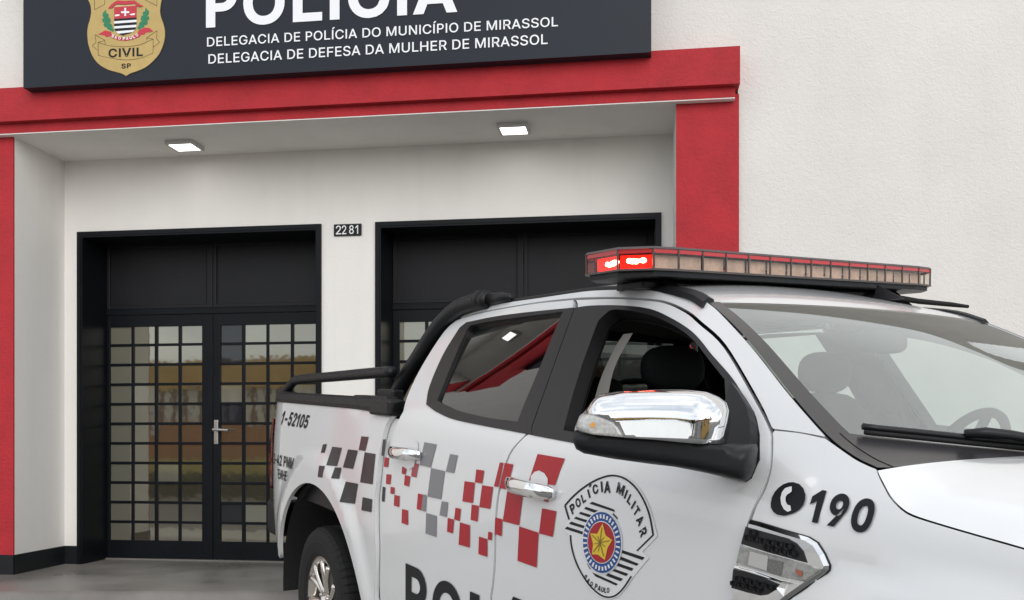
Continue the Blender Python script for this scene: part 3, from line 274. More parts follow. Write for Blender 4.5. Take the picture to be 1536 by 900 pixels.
# letter outlines of a plain grotesque, one closed loop per contour, and their advance widths
FONT = {'A':[[(0.02,0),(0.088,0),(0.132,0.122),(0.348,0.122),(0.392,0),(0.46,0),(0.274,0.509),(0.206,0.509)],[(0.156,0.184),(0.24,0.422),(0.324,0.184)]],'C':[[(0.341,0.005),(0.402,0.038),(0.448,0.091),(0.459,0.112),(0.467,0.135),(0.473,0.16),(0.408,0.16),(0.389,0.114),(0.357,0.081),(0.315,0.06),(0.267,0.053),(0.237,0.056),(0.21,0.063),(0.184,0.076),(0.161,0.094),(0.141,0.117),(0.125,0.145),(0.113,0.177),(0.106,0.213),(0.103,0.254),(0.106,0.295),(0.113,0.332),(0.125,0.364),(0.141,0.391),(0.161,0.414),(0.184,0.432),(0.209,0.445),(0.237,0.453),(0.267,0.456),(0.315,0.449),(0.357,0.428),(0.389,0.395),(0.408,0.348),(0.473,0.348),(0.467,0.373),(0.459,0.397),(0.448,0.418),(0.402,0.471),(0.34,0.504),(0.267,0.516),(0.225,0.512),(0.186,0.501),(0.15,0.484),(0.119,0.459),(0.092,0.429),(0.07,0.393),(0.053,0.352),(0.044,0.305),(0.04,0.254),(0.044,0.203),(0.053,0.157),(0.07,0.115),(0.092,0.079),(0.119,0.049),(0.15,0.025),(0.186,0.007),(0.225,-0.003),(0.267,-0.007)]],'D':[[(0.268,0.003),(0.312,0.014),(0.351,0.031),(0.384,0.054),(0.411,0.083),(0.433,0.119),(0.449,0.159),(0.458,0.205),(0.462,0.255),(0.458,0.306),(0.449,0.351),(0.433,0.391),(0.412,0.426),(0.385,0.455),(0.353,0.478),(0.315,0.495),(0.273,0.505),(0.225,0.509),(0.093,0.509),(0.093,0.452),(0.221,0.452),(0.258,0.449),(0.291,0.441),(0.32,0.428),(0.344,0.41),(0.364,0.388),(0.379,0.361),(0.39,0.329),(0.397,0.294),(0.399,0.255),(0.397,0.216),(0.39,0.181),(0.379,0.149),(0.363,0.122),(0.343,0.099),(0.318,0.081),(0.288,0.068),(0.254,0.06),(0.215,0.057),(0.096,0.057),(0.096,0.0),(0.219,0.0)],[(0.06,0.509),(0.06,0.0),(0.125,0.0),(0.125,0.509)]],'E':[[(0.375,0.0),(0.375,0.057),(0.125,0.057),(0.125,0.229),(0.355,0.229),(0.355,0.286),(0.125,0.286),(0.125,0.452),(0.372,0.452),(0.372,0.509),(0.06,0.509),(0.06,0.0)]],'F':[[(0.125,0.0),(0.125,0.221),(0.346,0.221),(0.346,0.278),(0.125,0.278),(0.125,0.452),(0.369,0.452),(0.369,0.509),(0.06,0.509),(0.06,0.0)]],'G':[[(0.308,-0.004),(0.344,0.005),(0.377,0.019),(0.406,0.038),(0.431,0.062),(0.451,0.091),(0.466,0.124),(0.475,0.16),(0.478,0.2),(0.478,0.256),(0.283,0.256),(0.283,0.199),(0.434,0.199),(0.415,0.202),(0.413,0.173),(0.407,0.147),(0.396,0.123),(0.382,0.102),(0.365,0.085),(0.345,0.071),(0.322,0.061),(0.296,0.055),(0.269,0.053),(0.238,0.056),(0.21,0.063),(0.184,0.076),(0.161,0.095),(0.141,0.117),(0.125,0.145),(0.113,0.177),(0.106,0.213),(0.103,0.254),(0.106,0.295),(0.113,0.332),(0.125,0.364),(0.141,0.392),(0.16,0.414),(0.183,0.432),(0.209,0.445),(0.236,0.453),(0.265,0.456),(0.315,0.448),(0.356,0.427),(0.387,0.393),(0.408,0.349),(0.474,0.349),(0.449,0.416),(0.403,0.469),(0.34,0.504),(0.265,0.516),(0.223,0.512),(0.184,0.501),(0.149,0.484),(0.117,0.459),(0.091,0.429),(0.069,0.393),(0.053,0.352),(0.043,0.305),(0.04,0.254),(0.043,0.203),(0.053,0.157),(0.069,0.116),(0.091,0.079),(0.118,0.049),(0.149,0.025),(0.185,0.007),(0.225,-0.003),(0.269,-0.007)]],'H':[[(0.125,0.0),(0.125,0.232),(0.392,0.232),(0.392,0.0),(0.457,0.0),(0.457,0.509),(0.392,0.509),(0.392,0.289),(0.125,0.289),(0.125,0.509),(0.06,0.509),(0.06,0.0)]],'I':[[(0.06,0),(0.124,0),(0.124,0.509),(0.06,0.509)]],'L':[[(0.361,0.0),(0.361,0.057),(0.125,0.057),(0.125,0.509),(0.06,0.509),(0.06,0.0)]],'M':[[(0.122,0.0),(0.122,0.291),(0.122,0.328),(0.121,0.372),(0.12,0.416),(0.119,0.457),(0.112,0.457),(0.129,0.408),(0.145,0.361),(0.159,0.321),(0.17,0.291),(0.286,0.0),(0.342,0.0),(0.456,0.291),(0.467,0.322),(0.482,0.363),(0.498,0.409),(0.507,0.457),(0.506,0.413),(0.505,0.369),(0.504,0.327),(0.504,0.291),(0.504,0.0),(0.568,0.0),(0.568,0.509),(0.476,0.509),(0.352,0.187),(0.342,0.158),(0.33,0.121),(0.318,0.083),(0.307,0.049),(0.322,0.049),(0.311,0.084),(0.299,0.123),(0.287,0.159),(0.277,0.187),(0.152,0.509),(0.06,0.509),(0.06,0.0)]],'N':[[(0.125,0.0),(0.125,0.291),(0.124,0.328),(0.122,0.384),(0.119,0.454),(0.108,0.452),(0.148,0.381),(0.177,0.331),(0.202,0.29),(0.387,0.0),(0.463,0.0),(0.463,0.509),(0.399,0.509),(0.399,0.195),(0.399,0.157),(0.401,0.108),(0.405,0.054),(0.414,0.055),(0.388,0.107),(0.363,0.151),(0.343,0.183),(0.136,0.509),(0.06,0.509),(0.06,0.0)]],'O':[[(0.309,-0.003),(0.348,0.007),(0.384,0.025),(0.415,0.049),(0.442,0.079),(0.464,0.115),(0.48,0.157),(0.49,0.203),(0.493,0.254),(0.49,0.305),(0.48,0.352),(0.464,0.393),(0.442,0.429),(0.415,0.459),(0.384,0.484),(0.348,0.501),(0.309,0.512),(0.267,0.516),(0.225,0.512),(0.186,0.501),(0.15,0.484),(0.119,0.459),(0.092,0.429),(0.07,0.393),(0.053,0.352),(0.044,0.305),(0.04,0.254),(0.044,0.203),(0.053,0.157),(0.07,0.115),(0.092,0.079),(0.119,0.049),(0.15,0.025),(0.186,0.007),(0.225,-0.003),(0.267,-0.007)],[(0.237,0.055),(0.21,0.063),(0.184,0.076),(0.161,0.094),(0.142,0.117),(0.125,0.144),(0.113,0.176),(0.106,0.213),(0.103,0.254),(0.106,0.295),(0.113,0.332),(0.125,0.364),(0.142,0.392),(0.161,0.415),(0.184,0.433),(0.21,0.445),(0.237,0.453),(0.267,0.456),(0.296,0.453),(0.324,0.446),(0.349,0.433),(0.372,0.415),(0.392,0.392),(0.408,0.365),(0.42,0.332),(0.428,0.295),(0.43,0.254),(0.428,0.213),(0.42,0.176),(0.408,0.144),(0.392,0.116),(0.372,0.094),(0.349,0.076),(0.324,0.063),(0.296,0.055),(0.267,0.053)]],'P':[[(0.06,0),(0.124,0),(0.124,0.197),(0.235,0.197),(0.27,0.201),(0.303,0.212),(0.332,0.231),(0.357,0.256),(0.376,0.285),(0.387,0.318),(0.391,0.353),(0.387,0.388),(0.376,0.421),(0.357,0.45),(0.332,0.475),(0.303,0.494),(0.27,0.505),(0.235,0.509),(0.06,0.509)],[(0.124,0.253),(0.124,0.453),(0.232,0.453),(0.254,0.45),(0.275,0.443),(0.294,0.431),(0.31,0.415),(0.322,0.396),(0.329,0.375),(0.332,0.353),(0.329,0.331),(0.322,0.31),(0.31,0.291),(0.294,0.275),(0.275,0.263),(0.254,0.256),(0.232,0.253)]],'R':[[(0.125,0.0),(0.125,0.452),(0.233,0.452),(0.258,0.451),(0.279,0.446),(0.298,0.44),(0.313,0.43),(0.325,0.419),(0.334,0.405),(0.345,0.352),(0.334,0.3),(0.325,0.287),(0.313,0.276),(0.298,0.267),(0.28,0.26),(0.258,0.256),(0.234,0.255),(0.096,0.255),(0.096,0.198),(0.236,0.198),(0.273,0.2),(0.305,0.206),(0.333,0.217),(0.356,0.232),(0.376,0.25),(0.39,0.271),(0.401,0.296),(0.407,0.323),(0.409,0.352),(0.407,0.381),(0.401,0.408),(0.39,0.433),(0.376,0.455),(0.356,0.473),(0.333,0.489),(0.305,0.5),(0.273,0.506),(0.236,0.509),(0.06,0.509),(0.06,0.0)],[(0.428,0.0),(0.303,0.229),(0.23,0.229),(0.353,0.0)]],'S':[[(0.261,-0.007),(0.294,-0.0),(0.323,0.011),(0.349,0.025),(0.37,0.043),(0.386,0.064),(0.399,0.087),(0.406,0.112),(0.408,0.139),(0.407,0.161),(0.402,0.18),(0.395,0.198),(0.359,0.238),(0.312,0.264),(0.264,0.279),(0.212,0.293),(0.169,0.308),(0.131,0.334),(0.122,0.345),(0.117,0.359),(0.115,0.376),(0.117,0.391),(0.121,0.405),(0.129,0.418),(0.167,0.448),(0.225,0.459),(0.254,0.456),(0.28,0.449),(0.302,0.437),(0.32,0.421),(0.332,0.402),(0.337,0.378),(0.401,0.378),(0.398,0.403),(0.39,0.427),(0.377,0.449),(0.36,0.468),(0.34,0.484),(0.316,0.498),(0.289,0.508),(0.259,0.514),(0.227,0.516),(0.195,0.514),(0.165,0.508),(0.138,0.498),(0.113,0.484),(0.092,0.468),(0.075,0.448),(0.062,0.425),(0.054,0.4),(0.052,0.372),(0.056,0.341),(0.067,0.313),(0.086,0.289),(0.112,0.269),(0.145,0.253),(0.184,0.239),(0.245,0.222),(0.296,0.205),(0.332,0.179),(0.34,0.168),(0.344,0.154),(0.346,0.139),(0.344,0.122),(0.338,0.106),(0.329,0.092),(0.317,0.079),(0.303,0.069),(0.286,0.06),(0.224,0.049),(0.166,0.059),(0.15,0.066),(0.136,0.076),(0.123,0.088),(0.114,0.102),(0.108,0.118),(0.104,0.137),(0.038,0.137),(0.042,0.109),(0.051,0.083),(0.064,0.06),(0.081,0.04),(0.102,0.023),(0.128,0.009),(0.156,-0.001),(0.188,-0.007),(0.224,-0.009)]],'T':[[(0.193,0.452),(0.193,0.0),(0.257,0.0),(0.257,0.452),(0.417,0.452),(0.417,0.509),(0.032,0.509),(0.032,0.452)]],'U':[[(0.297,-0.006),(0.332,0.002),(0.363,0.015),(0.391,0.033),(0.414,0.055),(0.433,0.08),(0.446,0.108),(0.454,0.14),(0.457,0.173),(0.457,0.509),(0.393,0.509),(0.393,0.178),(0.391,0.155),(0.385,0.133),(0.377,0.113),(0.364,0.095),(0.349,0.08),(0.331,0.068),(0.309,0.059),(0.285,0.053),(0.259,0.052),(0.232,0.053),(0.208,0.059),(0.187,0.068),(0.169,0.08),(0.153,0.095),(0.141,0.113),(0.132,0.133),(0.126,0.155),(0.124,0.178),(0.124,0.509),(0.06,0.509),(0.06,0.173),(0.063,0.14),(0.071,0.108),(0.085,0.08),(0.103,0.055),(0.126,0.033),(0.154,0.015),(0.186,0.002),(0.22,-0.006),(0.259,-0.008)]],'V':[[(0.278,0.0),(0.463,0.509),(0.395,0.509),(0.29,0.206),(0.267,0.138),(0.235,0.031),(0.248,0.031),(0.215,0.137),(0.192,0.206),(0.084,0.509),(0.016,0.509),(0.204,0.0)]],'Í':[[(0.06,0),(0.124,0),(0.124,0.509),(0.06,0.509)],[(0.065,0.564),(0.12,0.564),(0.2,0.664),(0.12,0.664)]],'0':[[(0.263,-0.003),(0.295,0.007),(0.323,0.024),(0.348,0.048),(0.368,0.077),(0.384,0.113),(0.396,0.155),(0.403,0.202),(0.405,0.254),(0.403,0.306),(0.396,0.353),(0.384,0.395),(0.368,0.431),(0.348,0.461),(0.323,0.484),(0.295,0.502),(0.262,0.512),(0.227,0.516),(0.191,0.512),(0.159,0.502),(0.13,0.484),(0.106,0.461),(0.085,0.431),(0.069,0.395),(0.057,0.353),(0.05,0.306),(0.048,0.254),(0.05,0.202),(0.057,0.155),(0.069,0.113),(0.085,0.077),(0.105,0.048),(0.13,0.024),(0.158,0.007),(0.191,-0.003),(0.227,-0.007)],[(0.203,0.052),(0.182,0.06),(0.163,0.074),(0.147,0.092),(0.134,0.116),(0.123,0.144),(0.115,0.176),(0.111,0.213),(0.109,0.254),(0.111,0.295),(0.115,0.332),(0.123,0.365),(0.134,0.393),(0.147,0.416),(0.163,0.435),(0.182,0.449),(0.203,0.457),(0.227,0.46),(0.25,0.457),(0.271,0.449),(0.29,0.435),(0.306,0.416),(0.32,0.393),(0.33,0.365),(0.338,0.332),(0.342,0.295),(0.344,0.254),(0.342,0.213),(0.338,0.176),(0.33,0.144),(0.32,0.116),(0.306,0.092),(0.29,0.074),(0.271,0.06),(0.25,0.052),(0.227,0.05)]],'1':[[(0.16,0),(0.225,0),(0.225,0.509),(0.175,0.509),(0.03,0.389),(0.03,0.319),(0.16,0.419)]],'2':[[(0.389,0.0),(0.389,0.057),(0.153,0.06),(0.267,0.18),(0.336,0.259),(0.371,0.318),(0.381,0.372),(0.379,0.398),(0.372,0.423),(0.361,0.445),(0.346,0.465),(0.328,0.482),(0.306,0.497),(0.281,0.507),(0.254,0.513),(0.225,0.516),(0.196,0.513),(0.168,0.507),(0.143,0.496),(0.121,0.482),(0.102,0.464),(0.086,0.442),(0.075,0.418),(0.068,0.391),(0.066,0.362),(0.127,0.362),(0.139,0.413),(0.148,0.427),(0.159,0.438),(0.172,0.447),(0.188,0.454),(0.205,0.458),(0.224,0.46),(0.273,0.449),(0.308,0.419),(0.315,0.405),(0.319,0.389),(0.32,0.371),(0.311,0.327),(0.282,0.282),(0.234,0.229),(0.064,0.047),(0.064,0.0)]],'5':[[(0.253,-0.004),(0.282,0.003),(0.309,0.015),(0.332,0.032),(0.352,0.052),(0.369,0.076),(0.381,0.102),(0.388,0.132),(0.391,0.163),(0.379,0.231),(0.345,0.285),(0.294,0.321),(0.229,0.334),(0.178,0.325),(0.134,0.301),(0.151,0.452),(0.366,0.452),(0.366,0.509),(0.096,0.509),(0.067,0.253),(0.128,0.246),(0.167,0.268),(0.218,0.277),(0.238,0.275),(0.257,0.27),(0.275,0.262),(0.29,0.251),(0.303,0.237),(0.314,0.221),(0.321,0.203),(0.326,0.183),(0.328,0.162),(0.326,0.141),(0.322,0.122),(0.314,0.104),(0.304,0.089),(0.291,0.075),(0.276,0.064),(0.259,0.056),(0.241,0.051),(0.221,0.05),(0.173,0.06),(0.138,0.089),(0.122,0.13),(0.06,0.13),(0.063,0.105),(0.071,0.082),(0.083,0.06),(0.099,0.041),(0.118,0.025),(0.14,0.011),(0.165,0.001),(0.192,-0.005),(0.221,-0.007)]],'8':[[(0.259,-0.005),(0.289,0.001),(0.317,0.011),(0.341,0.025),(0.362,0.042),(0.378,0.062),(0.391,0.084),(0.398,0.109),(0.401,0.135),(0.399,0.156),(0.395,0.176),(0.387,0.195),(0.351,0.241),(0.335,0.252),(0.319,0.26),(0.3,0.267),(0.323,0.276),(0.343,0.289),(0.359,0.308),(0.372,0.33),(0.379,0.354),(0.382,0.38),(0.379,0.405),(0.373,0.429),(0.361,0.45),(0.346,0.469),(0.328,0.485),(0.306,0.498),(0.282,0.508),(0.255,0.514),(0.226,0.516),(0.197,0.514),(0.17,0.508),(0.146,0.498),(0.124,0.485),(0.106,0.469),(0.09,0.45),(0.079,0.429),(0.073,0.405),(0.07,0.38),(0.073,0.354),(0.08,0.33),(0.093,0.308),(0.109,0.289),(0.129,0.276),(0.153,0.265),(0.134,0.26),(0.117,0.252),(0.101,0.241),(0.065,0.195),(0.058,0.176),(0.053,0.156),(0.052,0.135),(0.054,0.109),(0.062,0.084),(0.074,0.062),(0.091,0.042),(0.111,0.025),(0.136,0.011),(0.163,0.001),(0.193,-0.005),(0.226,-0.007)],[(0.167,0.06),(0.152,0.069),(0.139,0.079),(0.129,0.091),(0.121,0.106),(0.117,0.121),(0.115,0.139),(0.117,0.157),(0.122,0.173),(0.13,0.189),(0.14,0.202),(0.154,0.213),(0.169,0.223),(0.187,0.23),(0.206,0.234),(0.226,0.235),(0.247,0.234),(0.265,0.23),(0.283,0.223),(0.298,0.213),(0.312,0.202),(0.322,0.189),(0.33,0.173),(0.335,0.157),(0.337,0.139),(0.335,0.121),(0.331,0.106),(0.323,0.091),(0.313,0.079),(0.3,0.069),(0.285,0.06),(0.226,0.049)],[(0.178,0.3),(0.145,0.33),(0.133,0.376),(0.145,0.42),(0.177,0.449),(0.226,0.46),(0.275,0.449),(0.308,0.42),(0.319,0.376),(0.307,0.33),(0.274,0.3),(0.226,0.29)]],'9':[[(0.196,0.513),(0.168,0.506),(0.143,0.494),(0.12,0.479),(0.101,0.459),(0.085,0.436),(0.073,0.411),(0.066,0.382),(0.064,0.352),(0.066,0.321),(0.072,0.294),(0.083,0.269),(0.098,0.247),(0.116,0.229),(0.137,0.214),(0.161,0.203),(0.188,0.197),(0.218,0.195),(0.257,0.202),(0.287,0.221),(0.301,0.248),(0.13,0.0),(0.2,0.0),(0.315,0.168),(0.373,0.27),(0.382,0.296),(0.387,0.322),(0.389,0.347),(0.387,0.378),(0.38,0.408),(0.368,0.434),(0.352,0.458),(0.333,0.478),(0.31,0.494),(0.285,0.506),(0.256,0.513),(0.226,0.516)],[(0.245,0.459),(0.263,0.454),(0.279,0.446),(0.293,0.435),(0.305,0.422),(0.314,0.407),(0.322,0.39),(0.326,0.371),(0.327,0.35),(0.326,0.33),(0.322,0.312),(0.314,0.295),(0.305,0.28),(0.293,0.267),(0.279,0.257),(0.263,0.249),(0.245,0.245),(0.226,0.243),(0.207,0.245),(0.19,0.25),(0.174,0.257),(0.16,0.268),(0.148,0.28),(0.138,0.295),(0.131,0.313),(0.127,0.331),(0.125,0.352),(0.127,0.372),(0.131,0.39),(0.138,0.407),(0.148,0.423),(0.16,0.435),(0.174,0.446),(0.19,0.454),(0.207,0.459),(0.226,0.46)]],'4':[[(0.413,0.105),(0.413,0.163),(0.109,0.166),(0.311,0.509),(0.247,0.509),(0.04,0.158),(0.04,0.105)],[(0.343,0.0),(0.343,0.318),(0.282,0.318),(0.282,0.146),(0.282,0.121),(0.282,0.0)]],'-':[[(0.114,0.244),(0.114,0.188),(0.337,0.188),(0.337,0.244)]],':':[[(0.107,-0.003),(0.118,0.001),(0.128,0.009),(0.135,0.018),(0.14,0.029),(0.141,0.041),(0.14,0.053),(0.135,0.064),(0.128,0.073),(0.118,0.081),(0.107,0.085),(0.095,0.087),(0.083,0.085),(0.073,0.081),(0.063,0.073),(0.055,0.064),(0.051,0.053),(0.05,0.041),(0.051,0.029),(0.055,0.018),(0.063,0.009),(0.073,0.001),(0.083,-0.003),(0.095,-0.004)],[(0.107,0.272),(0.118,0.277),(0.128,0.284),(0.135,0.294),(0.14,0.304),(0.141,0.316),(0.14,0.328),(0.135,0.339),(0.128,0.349),(0.118,0.356),(0.107,0.36),(0.095,0.362),(0.083,0.36),(0.073,0.356),(0.063,0.349),(0.055,0.339),(0.051,0.328),(0.05,0.316),(0.051,0.304),(0.055,0.294),(0.063,0.284),(0.073,0.277),(0.083,0.272),(0.095,0.271)]]}
ADV = {'A': 0.48, 'C': 0.51, 'D': 0.502, 'E': 0.419, 'F': 0.41, 'G': 0.52, 'H': 0.517, 'I': 0.184, 'L': 0.393, 'M': 0.628, 'N': 0.523, 'O': 0.533, 'P': 0.43, 'R': 0.449, 'S': 0.447, 'T': 0.449, 'U': 0.517, 'V': 0.48, 'Í': 0.184, '0': 0.453, '1': 0.33, '2': 0.453, '5': 0.453, '8': 0.453, '9': 0.453, '4': 0.453, '-': 0.453, ':': 0.188, ' ': 0.2}

# ------------------------------------------------------------------ materials
def mat(name, col, rough=.5, metal=0, coat=0, spec=.5, noise=None, bump=None, emit=None, streak=0):
    m = bpy.data.materials.new(name); m.use_nodes = True
    t = m.node_tree; b = t.nodes['Principled BSDF']
    b.inputs['Base Color'].default_value = (*col, 1); b.inputs['Roughness'].default_value = rough; b.inputs['Metallic'].default_value = metal
    b.inputs['Coat Weight'].default_value = coat; b.inputs['Coat Roughness'].default_value = .07; b.inputs['Specular IOR Level'].default_value = spec
    if emit: b.inputs['Emission Color'].default_value = (*emit[0], 1); b.inputs['Emission Strength'].default_value = emit[1]
    if noise or bump:
        tc = t.nodes.new('ShaderNodeTexCoord')
    if noise:            # (scale, amount, roughness amount)
        n = t.nodes.new('ShaderNodeTexNoise'); n.inputs['Scale'].default_value = noise[0]; n.inputs['Detail'].default_value = 8; n.inputs['Roughness'].default_value = .65
        t.links.new(tc.outputs['Object'], n.inputs['Vector'])
        r = t.nodes.new('ShaderNodeMapRange'); r.inputs[1].default_value = .3; r.inputs[2].default_value = .7; r.inputs[3].default_value = 1-noise[1]; r.inputs[4].default_value = 1+noise[1]*.4
        t.links.new(n.outputs['Fac'], r.inputs[0])
        h = t.nodes.new('ShaderNodeHueSaturation'); h.inputs['Color'].default_value = (*col, 1); t.links.new(r.outputs[0], h.inputs['Value']); t.links.new(h.outputs[0], b.inputs['Base Color'])
        if streak:        # faint rain runs: noise drawn out along the height
            mp_ = t.nodes.new('ShaderNodeMapping'); mp_.inputs['Scale'].default_value = (3.5, 3.5, .3); n2 = t.nodes.new('ShaderNodeTexNoise'); n2.inputs['Scale'].default_value = 1; n2.inputs['Detail'].default_value = 5
            t.links.new(tc.outputs['Object'], mp_.inputs['Vector']); t.links.new(mp_.outputs[0], n2.inputs['Vector'])
            r3 = t.nodes.new('ShaderNodeMapRange'); r3.inputs[1].default_value = .5; r3.inputs[2].default_value = .75; r3.inputs[3].default_value = 1; r3.inputs[4].default_value = 1-streak; t.links.new(n2.outputs['Fac'], r3.inputs[0])
            mu = t.nodes.new('ShaderNodeMath'); mu.operation = 'MULTIPLY'; t.links.new(r.outputs[0], mu.inputs[0]); t.links.new(r3.outputs[0], mu.inputs[1]); t.links.new(mu.outputs[0], h.inputs['Value'])
        if len(noise) > 2:
            r2 = t.nodes.new('ShaderNodeMapRange'); r2.inputs[1].default_value = .3; r2.inputs[2].default_value = .7; r2.inputs[3].default_value = rough-noise[2]; r2.inputs[4].default_value = rough+noise[2]
            t.links.new(n.outputs['Fac'], r2.inputs[0]); t.links.new(r2.outputs[0], b.inputs['Roughness'])
    if bump:             # list of (scale, strength, distance)
        prev = None
        for sc, st, di in bump:
            n = t.nodes.new('ShaderNodeTexNoise'); n.inputs['Scale'].default_value = sc; n.inputs['Detail'].default_value = 6; n.inputs['Roughness'].default_value = .6
            t.links.new(tc.outputs['Object'], n.inputs['Vector'])
            bn = t.nodes.new('ShaderNodeBump'); bn.inputs['Strength'].default_value = st; bn.inputs['Distance'].default_value = di
            t.links.new(n.outputs['Fac'], bn.inputs['Height'])
            if prev: t.links.new(prev.outputs[0], bn.inputs['Normal'])
            prev = bn
        t.links.new(prev.outputs[0], b.inputs['Normal'])
    return m
def glass(name, tint, refl, rough=0.0, back=None, bump=0, col=(.95, .97, .97)):
    """thin pane: Fresnel-weighted mirror reflection over a tinted see-through (or a dark film when back is given)"""
    m = bpy.data.materials.new(name); m.use_nodes = True; t = m.node_tree; t.nodes.clear()
    o = t.nodes.new('ShaderNodeOutputMaterial'); g = t.nodes.new('ShaderNodeBsdfGlossy'); g.inputs['Roughness'].default_value = rough
    g.inputs['Color'].default_value = (*col, 1)
    if back: tr = t.nodes.new('ShaderNodeBsdfDiffuse'); tr.inputs['Color'].default_value = (*back, 1)
    else: tr = t.nodes.new('ShaderNodeBsdfTransparent'); tr.inputs['Color'].default_value = (*tint, 1)
    lw = t.nodes.new('ShaderNodeFresnel'); gm = t.nodes.new('ShaderNodeNewGeometry'); io = t.nodes.new('ShaderNodeMath'); io.operation = 'MULTIPLY_ADD'; io.inputs[1].default_value = 1/1.5-1.5; io.inputs[2].default_value = 1.5
    t.links.new(gm.outputs['Backfacing'], io.inputs[0]); t.links.new(io.outputs[0], lw.inputs['IOR'])      # same reflectance from either side of the pane
    ma = t.nodes.new('ShaderNodeMath'); ma.operation = 'MULTIPLY_ADD'; ma.inputs[1].default_value = refl[1]; ma.inputs[2].default_value = refl[0]; ma.use_clamp = True
    mi = t.nodes.new('ShaderNodeMixShader')
    t.links.new(lw.outputs[0], ma.inputs[0]); t.links.new(ma.outputs[0], mi.inputs[0]); t.links.new(tr.outputs[0], mi.inputs[1]); t.links.new(g.outputs[0], mi.inputs[2])
    if bump:
        tc = t.nodes.new('ShaderNodeTexCoord'); n = t.nodes.new('ShaderNodeTexNoise'); n.inputs['Scale'].default_value = 6; bn = t.nodes.new('ShaderNodeBump'); bn.inputs['Strength'].default_value = bump; bn.inputs['Distance'].default_value = .01
        t.links.new(tc.outputs['Object'], n.inputs['Vector']); t.links.new(n.outputs['Fac'], bn.inputs['Height']); t.links.new(bn.outputs[0], g.inputs['Normal'])
    t.links.new(mi.outputs[0], o.inputs['Surface'])
    return m
STUC = [(55, .55, .012), (240, .4, .004)]
M = {}
M['stucco_white'] = mat('stucco_white', (.745, .72, .69), .85, noise=(.9, .075), streak=.03, bump=[(30, .28, .014), (85, .5, .008), (190, .4, .004)])
M['plaster_white'] = mat('plaster_white', (.82, .80, .765), .8, noise=(.9, .05), streak=.05, bump=[(60, .3, .006), (160, .25, .003)])
M['stucco_red'] = mat('stucco_red', (.46, .018, .027), .75, noise=(4, .2), streak=.12, bump=[(40, .45, .014), (120, .6, .006)])
M['black_paint'] = mat('black_paint', (.0055, .0068, .0095), .42, spec=.18, noise=(3, .25, .06))
M['black_panel'] = mat('black_panel', (.012, .0125, .015), .5, spec=.25, noise=(2.2, .45, .08))
M['skirting'] = mat('skirting', (.009, .0105, .013), .45, spec=.4, noise=(4, .3, .1))
M['sign_face'] = mat('sign_face', (.020, .0245, .034), .45, spec=.2, noise=(1.2, .06))
M['sign_white'] = mat('sign_white', (.85, .86, .9), .5)
M['gold'] = mat('gold', (.52, .37, .13), .5, noise=(9, .12))
M['gold_light'] = mat('gold_light', (.62, .50, .25), .5)
M['line_dark'] = mat('line_dark', (.05, .035, .02), .6)
M['crest_red'] = mat('crest_red', (.52, .03, .05), .5)
M['crest_green'] = mat('crest_green', (.02, .22, .10), .5, noise=(60, .3))
M['ink'] = mat('ink', (.008, .0085, .010), .5, spec=.3)
M['ink_soft'] = mat('ink_soft', (.010, .011, .014), .5, spec=.25)
M['white_print'] = mat('white_print', (.82, .82, .82), .4)
M['lamp_grey'] = mat('lamp_grey', (.55, .54, .52), .5)
M['lamp_lit'] = mat('lamp_lit', (.9, .9, .9), .5, emit=((1, .97, .93), 3))
M['steel'] = mat('steel', (.62, .60, .58), .28, 1)
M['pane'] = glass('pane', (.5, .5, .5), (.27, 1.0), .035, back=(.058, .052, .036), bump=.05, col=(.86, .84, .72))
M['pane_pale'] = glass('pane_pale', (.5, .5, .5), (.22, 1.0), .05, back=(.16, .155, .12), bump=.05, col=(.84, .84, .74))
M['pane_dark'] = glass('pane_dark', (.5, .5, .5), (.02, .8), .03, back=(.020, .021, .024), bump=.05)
M['concrete'] = mat('concrete', (.215, .200, .184), .38, noise=(1.1, .42, .16), bump=[(90, .12, .003)])
M['apron'] = mat('apron', (.40, .385, .36), .8, noise=(1.6, .25), bump=[(90, .3, .004)])
M['asphalt'] = mat('asphalt', (.14, .137, .132), .85, noise=(3, .3), bump=[(160, .5, .006)])
M['paint'] = mat('car_paint_white', (.79, .795, .80), .26, coat=1.0, noise=(1.3, .02))
M['gap'] = mat('gap_black', (.008, .008, .009), .8)
M['trim'] = mat('trim_black', (.010, .010, .012), .38, spec=.4, noise=(14, .2, .05))
M['trim_gloss'] = mat('trim_film', (.017, .0165, .018), .36, spec=.35)
M['plastic'] = mat('plastic_black', (.0085, .009, .0105), .45, spec=.35, noise=(30, .2, .06), bump=[(500, .12, .001)])
M['rubber'] = mat('rubber', (.011, .011, .012), .72, spec=.35, noise=(25, .35), bump=[(140, .3, .002)])
M['liner'] = mat('liner', (.010, .010, .011), .85)
M['interior'] = mat('interior_dark', (.012, .0125, .014), .8, spec=.25, noise=(40, .2))
M['interior_grey'] = mat('interior_grey', (.17, .16, .145), .8)
M['chrome'] = mat('chrome', (.90, .905, .91), .045, 1, noise=(60, .05, .03), bump=[(9, .03, .004)])
M['alloy'] = mat('alloy', (.66, .62, .58), .22, 1, noise=(12, .12, .05))
M['glass_tint'] = glass('glass_tint', (.10, .115, .105), (.05, 1.3), 0)
M['glass_clear'] = glass('glass_clear', (.78, .86, .82), (.03, 1.0), 0)
M['glass_screen'] = glass('glass_screen', (.88, .95, .93), (.22, 1.6), 0, bump=.02, col=(.90, .97, 1.0))
M['dark_reflection'] = glass('dark_reflection', (.40, .385, .35), (.02, .5), 0)  # tint standing for a dark reflection in the windscreen
M['glass_back'] = glass('glass_back', (.10, .11, .11), (.03, 1.0), 0)
M['frit'] = mat('frit', (.030, .028, .030), .22)
M['amber'] = mat('amber', (.8, .35, .06), .4)
M['amber_dim'] = mat('amber_dim', (.42, .12, .07), .4)
